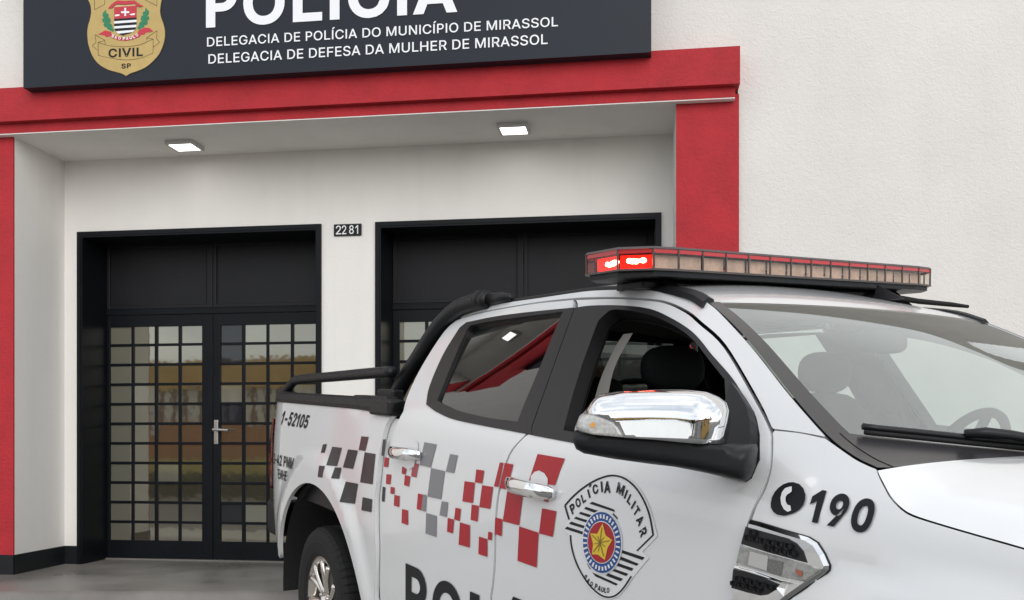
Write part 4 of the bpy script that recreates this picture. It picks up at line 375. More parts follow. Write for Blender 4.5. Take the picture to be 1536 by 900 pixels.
M['lens_clear'] = mat('lens_clear', (.55, .55, .53), .12, 0, coat=1, noise=(120, .35), bump=[(90, .35, .004)])
M['lens_side'] = mat('lens_side', (.36, .36, .345), .15, 0, coat=1, noise=(60, .4), bump=[(120, .4, .004)])
M['lamp_dark'] = mat('lamp_dark', (.20, .20, .19), .3, noise=(200, .5))
M['tail_red'] = mat('tail_red', (.25, .008, .012), .12, coat=1)
M['dec_k'] = mat('vinyl_black', (.020, .020, .023), .42, spec=.35, coat=.12)
M['dec_d'] = mat('vinyl_charcoal', (.040, .037, .043), .42, spec=.35, coat=.12)
M['dec_m'] = mat('vinyl_maroon', (.075, .014, .022), .42, spec=.35, coat=.12)
M['dec_n'] = mat('vinyl_darkmaroon', (.040, .018, .025), .42, spec=.35, coat=.12)
M['dec_r'] = mat('vinyl_red', (.43, .010, .020), .42, spec=.35, coat=.12)
M['dec_p'] = mat('vinyl_rose', (.42, .07, .09), .42, spec=.35, coat=.12)
M['dec_g'] = mat('vinyl_grey', (.235, .235, .25), .42, spec=.35, coat=.12)
M['em_w'] = mat('emblem_white', (.82, .82, .83), .35, coat=.4); M['em_k'] = M['ink']
M['em_b'] = mat('emblem_blue', (.010, .075, .30), .4, spec=.35, coat=.12)
M['em_r'] = M['dec_r']
M['em_y'] = mat('emblem_yellow', (.80, .55, .02), .35, coat=.5); M['em_o'] = mat('emblem_ochre', (.22, .14, .02), .5)
M['lens_smoke'] = glass('lens_smoke', (.93, .87, .82), (.02, .6), .06)
M['lens_red_clear'] = glass('lens_red_clear', (.95, .22, .18), (.02, .6), .04)
M['module'] = mat('module', (.74, .58, .48), .45, noise=(28, .30), bump=[(60, .5, .01)])
M['module_red'] = mat('module_red', (.78, .24, .19), .4, noise=(28, .3))
M['strip_red'] = mat('strip_red', (.52, .012, .018), .3, coat=.5)
M['bar_top'] = mat('bar_top', (.075, .062, .060), .35, noise=(18, .25))
M['beacon'] = mat('beacon_red', (.5, .01, .01), .4, emit=((1, .06, .04), 1.5))
M['beacon_core'] = mat('beacon_core', (1, .5, .3), .4, emit=((1, .55, .40), 30))
M['ochre'] = mat('ochre_wall', (.55, .33, .09), .85, noise=(1.2, .25))
M['brick_orange'] = mat('brick_orange', (.40, .15, .055), .85, noise=(.9, .3))
M['gate_white'] = mat('gate_white', (.66, .63, .58), .6)
M['gate_maroon'] = mat('gate_maroon', (.24, .07, .06), .6)
M['yellow'] = mat('yellow_paint', (.45, .36, .10), .8, noise=(2, .3))
M['roof_tile'] = mat('roof_tile', (.24, .10, .06), .85, noise=(5, .3))
M['pale_wall'] = mat('pale_wall', (.42, .41, .38), .85, noise=(1, .2))
M['bark'] = mat('bark', (.09, .06, .04), .9, noise=(6, .4))
M['leaf'] = mat('leaf', (.045, .085, .03), .7, noise=(1.5, .5)); M['leaf_dark'] = mat('leaf_dark', (.03, .06, .025), .7, noise=(1.5, .5))
M['pole'] = mat('pole_grey', (.20, .20, .19), .8)
M['window_dark'] = glass('window_dark', (0, 0, 0), (.12, 1), .02, back=(.02, .02, .02))

# ------------------------------------------------------------------ helpers
def link(name, me, m, parent=None, smooth=False):
    o = bpy.data.objects.new(name, me); COL.objects.link(o)
    if m is not None and not me.materials: me.materials.append(m)
    if parent: o.parent = parent
    if smooth: me.shade_smooth()
    return o
def obj(name, bm, m, parent=None, smooth=False, recalc=True):
    if recalc: bmesh.ops.recalc_face_normals(bm, faces=bm.faces)
    me = bpy.data.meshes.new(name); bm.to_mesh(me); bm.free()
    return link(name, me, m, parent, smooth)
def empty(name, loc=(0, 0, 0), rz=0, parent=None):
    o = bpy.data.objects.new(name, None); o.location = loc; o.rotation_euler = (0, 0, rz); o.empty_display_size = .2; COL.objects.link(o)
    if parent: o.parent = parent
    return o
def tag(o, label, cat, group=None):
    o['label'] = label; o['category'] = cat
    if group: o['group'] = group
    return o
def struct(o): o['kind'] = 'structure'; return o
def bx(bm, x0, x1, y0, y1, z0, z1, bev=0):
    r = bmesh.ops.create_cube(bm, size=1); vs = r['verts']
    for v in vs: v.co = Vector((x0+(v.co.x+.5)*(x1-x0), y0+(v.co.y+.5)*(y1-y0), z0+(v.co.z+.5)*(z1-z0)))
    if bev:
        es = list({e for v in vs for e in v.link_edges})
        bmesh.ops.bevel(bm, geom=es, offset=bev, segments=2, profile=.5, affect='EDGES')
def box(name, dims, m, parent=None, bev=0):
    bm = bmesh.new(); bx(bm, *dims, bev=bev); return obj(name, bm, m, parent)
def tube(bm, pts, r, n=12, cap=True):
    pts = [Vector(p) for p in pts]; rings = []
    up = None
    for i, p in enumerate(pts):
        d = (pts[min(i+1, len(pts)-1)]-pts[max(i-1, 0)]).normalized()
        if up is None:
            up = d.orthogonal().normalized()
        up = (up-d*up.dot(d)).normalized(); sdv = d.cross(up)
        rr = r[i] if isinstance(r, (list, tuple)) else r
        rings.append([bm.verts.new(p+(up*math.cos(2*math.pi*k/n)+sdv*math.sin(2*math.pi*k/n))*rr) for k in range(n)])
    for a, b in zip(rings, rings[1:]):
        for k in range(n): bm.faces.new((a[k], a[(k+1) % n], b[(k+1) % n], b[k]))
    if cap: bm.faces.new(rings[0][::-1]); bm.faces.new(rings[-1])
def catmull(p, m=6):
    p = [Vector(q) for q in p]
    if len(p) < 3:
        k = max(2, m); return [p[0].lerp(p[-1], i/k) for i in range(k+1)]
    P = [p[0]*2-p[1]]+p+[p[-1]*2-p[-2]]; out = []
    for i in range(len(p)-1):
        a, b, c, d = P[i:i+4]
        for j in range(m):
            t = j/m; out.append(.5*((2*b)+(c-a)*t+(2*a-5*b+4*c-d)*t*t+(3*b-a-3*c+d)*t**3))
    return out+[p[-1]]
def inside(p, poly):
    x, y = p; r = False; j = len(poly)-1
    for i in range(len(poly)):
        xi, yi = poly[i]; xj, yj = poly[j]
        if (yi > y) != (yj > y) and x < (xj-xi)*(y-yi)/(yj-yi)+xi: r = not r
        j = i
    return r
def edist(p, poly):
    x, y = p; best = 1e9; j = len(poly)-1
    for i in range(len(poly)):
        ax, ay = poly[j]; bx_, by_ = poly[i]; dx, dy = bx_-ax, by_-ay; l2 = dx*dx+dy*dy
        t = 0 if l2 == 0 else max(0, min(1, ((x-ax)*dx+(y-ay)*dy)/l2))
        d = math.hypot(x-ax-t*dx, y-ay-t*dy); best = min(best, d); j = i
    return best
def dedupe(poly, eps=1e-4):
    out = []
    for p in poly:
        if not out or math.hypot(p[0]-out[-1][0], p[1]-out[-1][1]) > eps: out.append((p[0], p[1]))
    if math.hypot(out[0][0]-out[-1][0], out[0][1]-out[-1][1]) < eps: out.pop()
    return out
def triangulate(outer, holes=(), step=.04):
    """constrained triangulation of an outline with holes and an interior grid -> (points, triangles, n boundary points)"""
    outer = dedupe(outer); holes = [dedupe(h) for h in holes]
    pts = []; edges = []
    for poly in [outer]+holes:
        b = len(pts); n = len(poly); pts += [Vector(p) for p in poly]; edges += [(b+i, b+(i+1) % n) for i in range(n)]
    xs = [p[0] for p in outer]; zs = [p[1] for p in outer]
    if step:
        i0 = math.floor(min(xs)/step); i1 = math.ceil(max(xs)/step); j0 = math.floor(min(zs)/step); j1 = math.ceil(max(zs)/step)
        for i in range(i0, i1+1):
            for j in range(j0, j1+1):
                q = ((i+(.5 if j % 2 else 0))*step, j*step)
                if inside(q, outer) and not any(inside(q, h) for h in holes) and min(edist(q, p) for p in [outer]+holes) > step*.35: pts.append(Vector(q))
    vo, eo, fo, *_ = delaunay_2d_cdt(pts, edges, [], 0, 1e-6)
    tris = []
    for f in fo:
        c = sum((vo[i] for i in f), Vector((0, 0)))/len(f)
        if inside(c, outer) and not any(inside(c, h) for h in holes): tris.append(list(f))
    return vo, tris

# ------------------------------------------------------------------ truck frame: x forward from the rear axle, y to the left, z up
R_ = G['R']; T_ = G['T']
def sst(a, b, x):
    t = min(1, max(0, (x-a)/(b-a))); return t*t*(3-2*t)
def S(x, z):
    y = .93-.132*min(1, max(0, z-1.0))**2-.16*min(1, max(0, .92-z))**2
    zb = 1.40-.045*(x-.9); q = max(-30, min(30, (z-zb)/.025))
    y -= .025*math.log1p(math.exp(q))*.47*sst(.30, .62, x)
    y -= .10*min(2, max(0, (-.62-x)/.45))**2+.22*min(3, max(0, (x-3.75)/.6))**2
    return y
def Sb(x, z):       # the body skin itself: the side surface plus the pressed-in features
    y = S(x, z)
    r = math.hypot(x-3.60, z-.40); y += .026*sst(.82, .74, r)*sst(3.08, 3.3, x)
    r = math.hypot(x, z-.40); y += .016*sst(.80, .70, r)
    return y
def Sn(x, z, fn):
    h = .004; gx = (fn(x+h, z)-fn(x-h, z))/(2*h); gz = (fn(x, z+h)-fn(x, z-h))/(2*h)
    return Vector((-gx, -1, -gz)).normalized()      # outward normal of the near (right, -y) side
def outline(key, step=.022):
    out = []
    for s in G[key]:
        if s == 'ARCHF': out += [(3.62+.57*math.cos(a), .40+.57*math.sin(a)) for a in [math.radians(22+156*i/40) for i in range(41)]]; continue
        if s == 'ARCHR': 
            out += [(.0+.675*math.cos(a), .38+.63*math.sin(a)) for a in [math.radians(8+(160)*i/40) for i in range(41)]]; continue
        out += [tuple(v) for v in catmull([(*q,) for q in s], 5)] if len(s) > 2 else [tuple(q) for q in s]
    return dedupe(out, .002)
def sheet(name, outer, m, parent, off=0, holes=(), step=.04, flange=.0, fn=S, lean=None):
    vo, tris = triangulate(outer, holes, step)
    bm = bmesh.new(); nrm = []
    vs = []
    for p in vo:
        n = Sn(p[0], p[1], fn); y = fn(p[0], p[1])
        vs.append(bm.verts.new(Vector((p[0], -y, p[1]))+n*off)); nrm.append(n)
    for t in tris:
        a, b, c = (vs[i].co for i in t[:3]); g = (b-a).cross(c-a)
        try: bm.faces.new([vs[i] for i in (t if g.dot(nrm[t[0]]) > 0 else t[::-1])])
        except ValueError: pass
    if flange:
        be = [e for e in bm.edges if len(e.link_faces) == 1]; d = {}
        def dup(v, dy):
            k = (v, dy)
            if k not in d:
                i = v.index; n = nrm[i]; d[k] = bm.verts.new(v.co-n*dy); 
            return d[k]
        bm.verts.index_update(); bm.verts.ensure_lookup_table()
        fl = []
        for e in be:
            f = e.link_faces[0]; l = [l for l in e.link_loops][0]; a, b = l.vert, l.link_loop_next.vert
            fl.append((a, b))
        extra = []
        for a, b in fl:
            a0, b0, a1, b1 = dup(a, .0004), dup(b, .0004), dup(a, flange), dup(b, flange)
            bm.faces.new((b0, a0, a1, b1))
        inv = {v: k for k, v in d.items()}
    me = bpy.data.meshes.new(name)
    bm.verts.index_update(); nn = len(nrm)
    bm.to_mesh(me); bm.free()
    me.shade_smooth()
    if lean: nrm = [(n+Vector((lean[0]+lean[2]*(p[1]-1.6), 0, lean[1]))).normalized() for n, p in zip(nrm, vo)]      # shading normals tilted to steer the reflection; the surface keeps its shape
    if flange:
        ns = [tuple(n) for n in nrm]+[(0, 0, 0)]*(len(me.vertices)-nn); me.normals_split_custom_set_from_vertices(ns)
    else: me.normals_split_custom_set_from_vertices([tuple(n) for n in nrm])
    return link(name, me, m, parent)
def far_copy(o, parent=None, name=None):
    c = o.copy(); COL.objects.link(c); c.parent = parent or o.parent; c.scale = (1, -1, 1)
    return c
def grow(poly, d):
    poly = dedupe(poly); a = sum(poly[i-1][0]*poly[i][1]-poly[i][0]*poly[i-1][1] for i in range(len(poly)))
    return thicken(poly, d if a > 0 else -d)
_txt = {}
def thicken(lp, d):
    out = []; n = len(lp)
    for i in range(n):
        a, b, c = Vector(lp[i-1]), Vector(lp[i]), Vector(lp[(i+1) % n]); e1 = (b-a).normalized(); e2 = (c-b).normalized()
        n1 = Vector((e1.y, -e1.x)); n2 = Vector((e2.y, -e2.x)); m = (n1+n2); k = m.length
        m = m/k if k > 1e-4 else n1; out.append(tuple(b+m*d/max(.45, m.dot(n1))))
    return out
def glyphs(s, bold=.0, caps=False):
    """letters of a plain grotesque drawn from outlines -> ([0..1] points, triangles); height 1 = cap height when caps"""
    k = (s, bold, caps)
    if k in _txt: return _txt[k]
    V = []; F = []; x = 0
    for ch in s:
        if ch in FONT:
            lps = [thicken(l, bold) if bold else l for l in FONT[ch]]; x += bold
            outs = [l for l in lps if sum(l[i-1][0]*l[i][1]-l[i][0]*l[i-1][1] for i in range(len(l))) > 0]; hol = [l for l in lps if l not in outs]
            for o_ in outs:
                vo, tr = triangulate(o_, [h for h in hol if inside(h[0], o_)], 0)
                b = len(V); V += [(p[0]+x, p[1]) for p in vo]; F += [[b+i for i in t] for t in tr]
            x += bold
        x += ADV[ch]
    x0 = min(p[0] for p in V); x1 = max(p[0] for p in V)
    if caps: y0, y1 = -bold, .5087+bold
    else: y0 = min(p[1] for p in V); y1 = max(p[1] for p in V)
    r = ([((p[0]-x0)/(x1-x0), (p[1]-y0)/(y1-y0)) for p in V], F); _txt[k] = r; return r
def quad_map(q, u, v):   # q = TL TR BR BL, v up
    tl, tr, br, bl = q
    return tuple((bl[i]*(1-u)+br[i]*u)*(1-v)+(tl[i]*(1-u)+tr[i]*u)*v for i in (0, 1))
def flat_mesh(name, parts, place, parent):
    """parts: list of (points2d, faces, offset, material); place(p, off) -> local point"""
    me = bpy.data.meshes.new(name); V = []; F = []; MI = []; mats = []
    for pts, faces, off, m in parts:
        if m not in mats: mats.append(m)
        b = len(V); V += [place(p, off) for p in pts]
        for f in faces: F.append([b+i for i in f]); MI.append(mats.index(m))
    me.from_pydata([tuple(v) for v in V], [], F); [me.materials.append(m) for m in mats]
    me.polygons.foreach_set('material_index', MI); me.update()
    o = link(name, me, None, parent); return o
def poly_part(poly, off, m, step=.03):
    vo, tr = triangulate(poly, (), step); return ([(p[0], p[1]) for p in vo], tr, off, m)
def side_place(p, off, fn=Sb):
    n = Sn(p[0], p[1], fn); return Vector((p[0], -fn(p[0], p[1]), p[1]))+n*off
def orient(o, want):   # make every face look along 'want'
    bm = bmesh.new(); bm.from_mesh(o.data)
    for f in bm.faces:
        f.normal_update()
        if f.normal.dot(want) < 0: f.normal_flip()
    bm.to_mesh(o.data); bm.free()

# ------------------------------------------------------------------ ground
def ground_h(X, Y):
    n = (R_[0][2], R_[1][2], R_[2][2]); Xc = max(-5, min(5, X))
    z = T_[2]+1.0-(n[0]*(Xc-T_[0])+n[1]*(max(Y, -1.5)-T_[1]))/n[2]
    k = sst(6.02, 6.20, Y); return z*(1-k)
def grid_sheet(name, xs, ys, m, dz=0):
    bm = bmesh.new(); V = [[bm.verts.new((x, y, ground_h(x, y)+dz)) for y in ys] for x in xs]
    for i in range(len(xs)-1):
        for j in range(len(ys)-1): bm.faces.new((V[i][j], V[i+1][j], V[i+1][j+1], V[i][j+1]))
    return struct(obj(name, bm, m, smooth=True))
xs = [-300, -60, -20, -10, -7, -5, -4, -3, -2, -1, 0, 1, 2, 3, 4, 5, 7, 10, 20, 60, 300]
grid_sheet('concrete_apron', xs, [2.6, 3, 4, 5, 5.6, 5.95], M['apron'])  # split from the porch floor and kept pale to bounce light into the recess
grid_sheet('porch_floor', xs, [5.95, 6.0, 6.03, 6.06, 6.09, 6.12, 6.15, 6.18, 6.2, 6.6, 7, 8, 9, 12, 30, 300], M['concrete'])
grid_sheet('asphalt_road', xs, [-300, -60, -20, -8, -4, -1.5, -1.0, 0, 1, 2, 2.6], M['asphalt'])

# ------------------------------------------------------------------ police station facade (local x along the wall, y into the building)
TH = math.atan(1400/9948); P0 = (-3.70297, 6.93069, 0)
st = empty('police_station', P0, -TH)
tag(st, 'white stucco building with red portal frame and recessed black doors', 'building')
bm = bmesh.new()
bx(bm, 5.258, 16, .03, .6, 0, 7); bx(bm, -12, 5.258, .03, .6, 3.50, 7); bx(bm, -12, -.42, .03, .6, 0, 3.50); bx(bm, -12, 16, .6, 9, 3.6, 7.0)
obj('wall', bm, M['stucco_white'], st)
for a, b in ((-.42, 0), (4.85, 5.262)):
    bm = bmesh.new(); bx(bm, a, b, 0, .014, .146, 3.3); obj('pilaster', bm, M['stucco_red'], st)
bm = bmesh.new(); bx(bm, -.43, 5.232, -.06, .03, 3.257, 3.36); obj('lower_band', bm, M['stucco_red'], st)
bm = bmesh.new(); bx(bm, -.45, 5.258, -.11, .031, 3.328, 3.572); obj('upper_band', bm, M['stucco_red'], st)
bm = bmesh.new(); bx(bm, .0, 4.85, -.058, .625, 3.25, 3.2565); bx(bm, 4.85, 5.23, -.058, -.002, 3.25, 3.2565); bx(bm, -.43, 0, -.058, -.002, 3.25, 3.2565)
obj('soffit', bm, M['plaster_white'], st)
bm = bmesh.new()
bx(bm, -.30, 0, .014, .62, 0, 3.25); bx(bm, 4.85, 5.15, .014, .62, 0, 3.25)
DH = 2.662
bx(bm, -.3, .131, .62, 1.0, 0, 3.25); bx(bm, 2.149, 2.605, .62, 1.0, 0, 3.25); bx(bm, 4.753, 5.15, .62, 1.0, 0, 3.25)
bx(bm, .131, 2.149, .62, 1.0, DH, 3.25); bx(bm, 2.605, 4.753, .62, 1.0, DH, 3.25)
obj('recess_wall', bm, M['plaster_white'], st)
bm = bmesh.new()
bx(bm, -.424, .004, -.008, .012, 0, .146); bx(bm, .0, .010, .012, .612, 0, .146); bx(bm, .010, .118, .608, .63, 0, .146); bx(bm, 2.16, 2.594, .608, .63, 0, .146)
bx(bm, 4.846, 5.266, -.008, .012, 0, .146); bx(bm, 4.838, 4.85, .012, .612, 0, .146); bx(bm, 5.266, 16, .02, .04, 0, .146)
obj('skirting', bm, M['skirting'], st)
def door_set(s0, s1, seam, cols1, cols2, handle):
    y = .95
    bm = bmesh.new()       # lining of the opening with a narrow face frame
    bx(bm, s0, s0+.032, .606, 1.0, 0, DH); bx(bm, s1-.032, s1, .606, 1.0, 0, DH); bx(bm, s0+.032, s1-.032, .606, 1.0, DH-.034, DH)
    bx(bm, s0-.012, s0+.020, .600, .64, 0, DH+.012); bx(bm, s1-.020, s1+.012, .600, .64, 0, DH+.012); bx(bm, s0+.02, s1-.02, .600, .64, DH-.02, DH+.012)
    bx(bm, s0+.032, s1-.032, y-.012, y+.05, 2.045, 2.085, .004)
    bx(bm, s0+.032, s1-.032, y-.006, y+.05, 2.085, 2.095)
    obj('door_frame', bm, M['black_paint'], st)
    for a, b in ((s0+.034, seam-.002), (seam+.002, s1-.034)):
        bm = bmesh.new(); bx(bm, a, b, y+.012, y+.04, 2.096, DH-.036)
        for c, d, e_, f in ((a, a+.03, 2.096, DH-.036), (b-.05, b, 2.096, DH-.036), (a+.03, b-.05, 2.096, 2.125), (a+.03, b-.05, DH-.062, DH-.036)): bx(bm, c, d, y-.004, y+.011, e_, f, .004)
        bx(bm, b-.066, b-.056, y+.004, y+.013, 2.126, DH-.063, .002)
        obj('transom_panel', bm, M['black_panel'], st)
    rows = [(1.948-.1645*i, 1.948-.1645*i-.142) for i in range(11)]; cols1 = [(a-.003, b+.003) for a, b in cols1]; cols2 = [(a-.003, b+.003) for a, b in cols2]
    for k, (a, b, cols) in enumerate(((s0+.034, seam-.003, cols1), (seam+.003, s1-.034, cols2))):
        bm = bmesh.new()
        bx(bm, a, cols[0][0], y, y+.045, .012, 2.042, .003); bx(bm, cols[-1][1], b, y, y+.045, .012, 2.042, .003)
        bx(bm, cols[0][0], cols[-1][1], y+.001, y+.044, rows[0][0], 2.042); bx(bm, cols[0][0], cols[-1][1], y+.001, y+.044, .012, rows[-1][1])
        for c0, c1 in zip(cols, cols[1:]): bx(bm, c0[1], c1[0], y+.005, y+.022, rows[-1][1], rows[0][0], .003)
        for r0, r1 in zip(rows, rows[1:]): bx(bm, cols[0][0], cols[-1][1], y+.006, y+.021, r1[0], r0[1], .003)
        leaf = obj('door_leaf', bm, M['black_paint'], st)
        bm = bmesh.new()
        for ci, (c0, c1) in enumerate(cols):
            for ri, (r0, r1) in enumerate(rows):
                yy = y+.014; a0, a1 = random.uniform(-.0022, .0022), random.uniform(-.0016, .0016)
                f = [bm.verts.new((x_, yy+(a0 if x_ == c0 else -a0)+(a1 if z_ == r0 else -a1), z_)) for x_, z_ in ((c0-.002, r1-.002), (c1+.002, r1-.002), (c1+.002, r0+.002), (c0-.002, r0+.002))]
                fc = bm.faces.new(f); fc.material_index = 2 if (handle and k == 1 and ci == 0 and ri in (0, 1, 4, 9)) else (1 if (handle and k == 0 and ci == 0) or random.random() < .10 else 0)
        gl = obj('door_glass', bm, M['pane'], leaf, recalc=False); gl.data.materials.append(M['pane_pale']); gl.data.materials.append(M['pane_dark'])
        if handle and k == 1:
            bm = bmesh.new(); bx(bm, seam+.012, seam+.05, y-.010, y, .965, 1.165, .004)
            tube(bm, [(seam+.031, y-.008, 1.083), (seam+.031, y-.055, 1.083)], .010)
            tube(bm, [(seam+.026, y-.055, 1.085), (seam+.08, y-.058, 1.084), (seam+.155, y-.052, 1.080)], [.012, .011, .009])
            bx(bm, seam+.027, seam+.035, y-.013, y-.009, 1.0, 1.03)
            obj('door_handle', bm, M['steel'], leaf)
door_set(.131, 2.149, 1.108, [(.198, .378), (.410, .587), (.622, .798), (.831, 1.009)], [(1.176, 1.354), (1.389, 1.565), (1.597, 1.774), (1.807, 1.988)], True)
w4 = lambda a, b: [(a+(b-a+.033)/4*i, a+(b-a+.033)/4*i+(b-a+.033)/4-.033) for i in range(4)]
door_set(2.605, 4.753, 3.70, w4(2.697, 3.60), w4(3.78, 4.66), True)
box('threshold', (.163, 2.117, .93, 1.0, 0, .010), M['concrete'], st)

# sign
sg = empty('police_sign', (P0[0], P0[1], 0), -TH); tag(sg, 'dark slate sign board with gold badge and white lettering above the red beam', 'sign')
bm = bmesh.new(); bx(bm, .224, 4.684, -.2, -.112, 3.5745, 5.0)
bx(bm, .224, 4.684, -.2, -.1135, 3.527, 3.5745)
bmesh.ops.remove_doubles(bm, verts=bm.verts, dist=1e-5)
obj('board', bm, M['sign_face'], sg)
SP = lambda p, off: Vector((p[0], -.2-.002-off, p[1]))
cm = {'K': 'line_dark', 'G': 'gold', 'G2': 'gold_light', 'r': 'crest_red', 'k': 'ink', 'w': 'sign_white', 'v': 'crest_green'}
parts = [poly_part(p, .0012*lv+.001, M[cm[c]], 0) for c, lv, p in G['badge']]
def qt(q, s, m, off, bold=.0, caps=False, shear=0):
    v, f = glyphs(s, bold, caps); return ([quad_map(q, a, b) for a, b in v], f, off, m)
parts.append(qt(G['tx_civil'], 'CIVIL', M['ink'], .004, .022)); parts.append(qt(G['tx_sp'], 'SP', M['ink'], .004, .022))
for ch, q in G['badge_letters']: parts.append(qt(q, ch, M['sign_white'], .0062, .03))
q = G['badge_letters']
o = flat_mesh('badge', parts, SP, sg); orient(o, Vector((0, -1, 0)))
o = flat_mesh('lettering', [qt(G['tx_pol'], 'POLÍCIA', M['sign_white'], .003, .026, True), qt(G['tx_l1'], 'DELEGACIA DE POLÍCIA DO MUNICÍPIO DE MIRASSOL', M['sign_white'], .003, .007, True),
   qt(G['tx_l2'], 'DELEGACIA DE DEFESA DA MULHER DE MIRASSOL', M['sign_white'], .003, .007, True)], SP, sg); orient(o, Vector((0, -1, 0)))
# ceiling lights
for s, y, lab in ((1.185, .325, 'square lit ceiling lamp above the glazed left door'), (3.712, .295, 'square lit ceiling lamp above the door behind the truck')):
    c = empty('ceiling_lamp', (P0[0]+s*math.cos(TH)+y*math.sin(TH), P0[1]-s*math.sin(TH)+y*math.cos(TH), 3.25), -TH); tag(c, lab, 'ceiling lamp', 'square lamps on the entrance soffit')
    bm = bmesh.new(); a, b, t = .110, .100, .032
    bx(bm, -a, a, -b, -b+.018, -t, 0, .003); bx(bm, -a, a, b-.018, b, -t, 0, .003); bx(bm, -a, -a+.018, -b+.018, b-.018, -t, 0); bx(bm, a-.018, a, -b+.018, b-.018, -t, 0)
    obj('housing', bm, M['lamp_grey'], c); box('diffuser', (-a+.018, a-.018, -b+.018, b-.018, -t+.005, -.004), M['lamp_lit'], c)
# house number
hn = empty('house_number', P0, -TH); tag(hn, 'small black plate with white number 2281 between the doors', 'number plate')
box('plate', (2.263, 2.482, .606, .62, 2.577, 2.667), M['ink_soft'], hn, .002)
NP = lambda p, off: Vector((p[0], .606-off, p[1]))
parts = []
for ch, a, b in (('2', 2.28, 2.322), ('2', 2.328, 2.364), ('8', 2.386, 2.423), ('1', 2.436, 2.458)): parts.append(qt([(a, 2.656), (b, 2.656), (b, 2.588), (a, 2.588)], ch, M['white_print'], .0015, .006))
o = flat_mesh('digits', parts, NP, hn); orient(o, Vector((0, -1, 0)))
# ------------------------------------------------------------------ pickup
tk = bpy.data.objects.new('police_pickup', None); COL.objects.link(tk)
tk.matrix_world = Matrix(((R_[0][0], -R_[0][1], R_[0][2], T_[0]), (R_[1][0], -R_[1][1], R_[1][2], T_[1]), (R_[2][0], -R_[2][1], R_[2][2], T_[2]+1.0), (0, 0, 0, 1)))
tag(tk, 'white double cab police pickup with red light bar and chequered livery', 'pickup truck')
V3 = lambda x, y, z: Vector((x, -y, z))
OUT = {k: outline(k) for k in ('rear_door', 'front_door', 'cab_side', 'fender', 'bed', 'rear_glass', 'rear_trim', 'front_trim', 'front_open', 'pillar_trim')}
KW = dict(step=.04, flange=.02, fn=Sb)
bed = sheet('bed_side', OUT['bed'], M['paint'], tk, **KW)
rd = sheet('rear_door', OUT['rear_door'], M['paint'], tk, holes=[grow(OUT['rear_glass'], .012)], **KW)
fd = sheet('front_door', OUT['front_door'], M['paint'], tk, holes=[grow(OUT['front_open'], .012)], **KW)
cs = sheet('cab_pillar', OUT['cab_side'], M['paint'], tk, **KW)
fe = sheet('fender', OUT['fender'], M['paint'], tk, **KW)
rt = sheet('window_trim', OUT['rear_trim'], M['trim_gloss'], rd, off=.003, holes=[OUT['rear_glass']], flange=.012, step=.04)
ft = sheet('window_trim', OUT['front_trim'], M['trim_gloss'], fd, off=.003, holes=[OUT['front_open']], flange=.05, step=.04)
rg = sheet('window_glass', grow(OUT['rear_glass'], .006), M['glass_tint'], rd, off=-.008, step=.06, lean=(-.07, -.13, -.5))
# dark seal round the rear glass
# inner trim: one dark sheet each side with the window openings
lin = [(1.0, .45), (3.02, .45), (3.02, 1.32), (3.0, 1.40), (2.85, 1.58), (2.66, 1.70), (2.5, 1.765), (2.3, 1.79), (1.6, 1.80), (1.1, 1.775), (1.0, 1.6)]
cl = sheet('inner_trim', lin, M['interior'], tk, off=-.055, holes=[OUT['rear_glass'], OUT['front_open']], flange=.0, step=.06)
bl = sheet('body_shell', [(.70, .48), (.84, .48), (3.06, .46), (3.06, 1.25), (3.30, 1.36), (3.2, 1.41), (3.0, 1.33), (.98, 1.40), (.80, 1.39), (.6, 1.38), (.6, 1.05), (.70, .6)], M['gap'], tk, off=-.032, step=.08)
cf = sheet('cab_corner', [(.77, .46), (.93, .46), (.93, 1.0), (.95, 1.30), (1.0, 1.385), (.90, 1.385), (.82, 1.36), (.78, 1.25)], M['paint'], tk, off=-.022, step=.04)
pt = sheet('pillar_trim', OUT['pillar_trim'], M['interior_grey'], tk, off=-.062, step=.05)
fs = [far_copy(o) for o in (bed, cs, fe, cl, bl)]
rdf = far_copy(rd); fdf = far_copy(fd)
for o, p in ((rt, rdf), (rg, rdf), (ft, fdf)):
    c = o.copy(); COL.objects.link(c); c.parent = p
c = sheet('window_glass', OUT['front_open'], M['glass_clear'], fdf, off=-.02, step=.06)
for o in list(rdf.children):
    if o.data == rg.data:
        o.data = rg.data.copy(); o.data.materials[0] = M['glass_clear']
# roof
RE = [Vector(p) for p in [(1.03, .66, 1.795), (1.07, .645, 1.82)]+[tuple(q) for q in G['roofedge']]]
re_ = catmull(RE, 4)
def roof_pt(e, t, off=0):
    k = 1-t*t; x = e.x; f = sst(2.05, 2.58, x); cz = .045*(1-f)*sst(1.0, 1.3, x)+.012
    return Vector((x+k*(.05*f-.05*sst(1.3, 1.0, x)), -e.y*t, e.z+cz*(1-abs(t)**2.6)+off))
def patch(name, rows, m, parent, smooth=True, out=None):
    bm = bmesh.new(); V = [[bm.verts.new(p) for p in r] for r in rows]
    for a, b in zip(V, V[1:]):
        for i in range(len(a)-1): bm.faces.new((a[i], a[i+1], b[i+1], b[i]))
    if out:
        bm.normal_update(); a = sum((f.normal*f.calc_area() for f in bm.faces), Vector((0, 0, 0)))
        if a.dot(Vector(out)) < 0: bmesh.ops.reverse_faces(bm, faces=bm.faces)
        return obj(name, bm, m, parent, smooth, recalc=False)
    return obj(name, bm, m, parent, smooth)
TT = [-1+2*i/36 for i in range(37)]
rp = patch('roof', [[roof_pt(e, t) for t in TT] for e in re_], M['paint'], tk)
patch('headliner', [[roof_pt(e, t*.97, -.06) for t in TT[::3]] for e in re_[::3]], M['interior_grey'], tk)
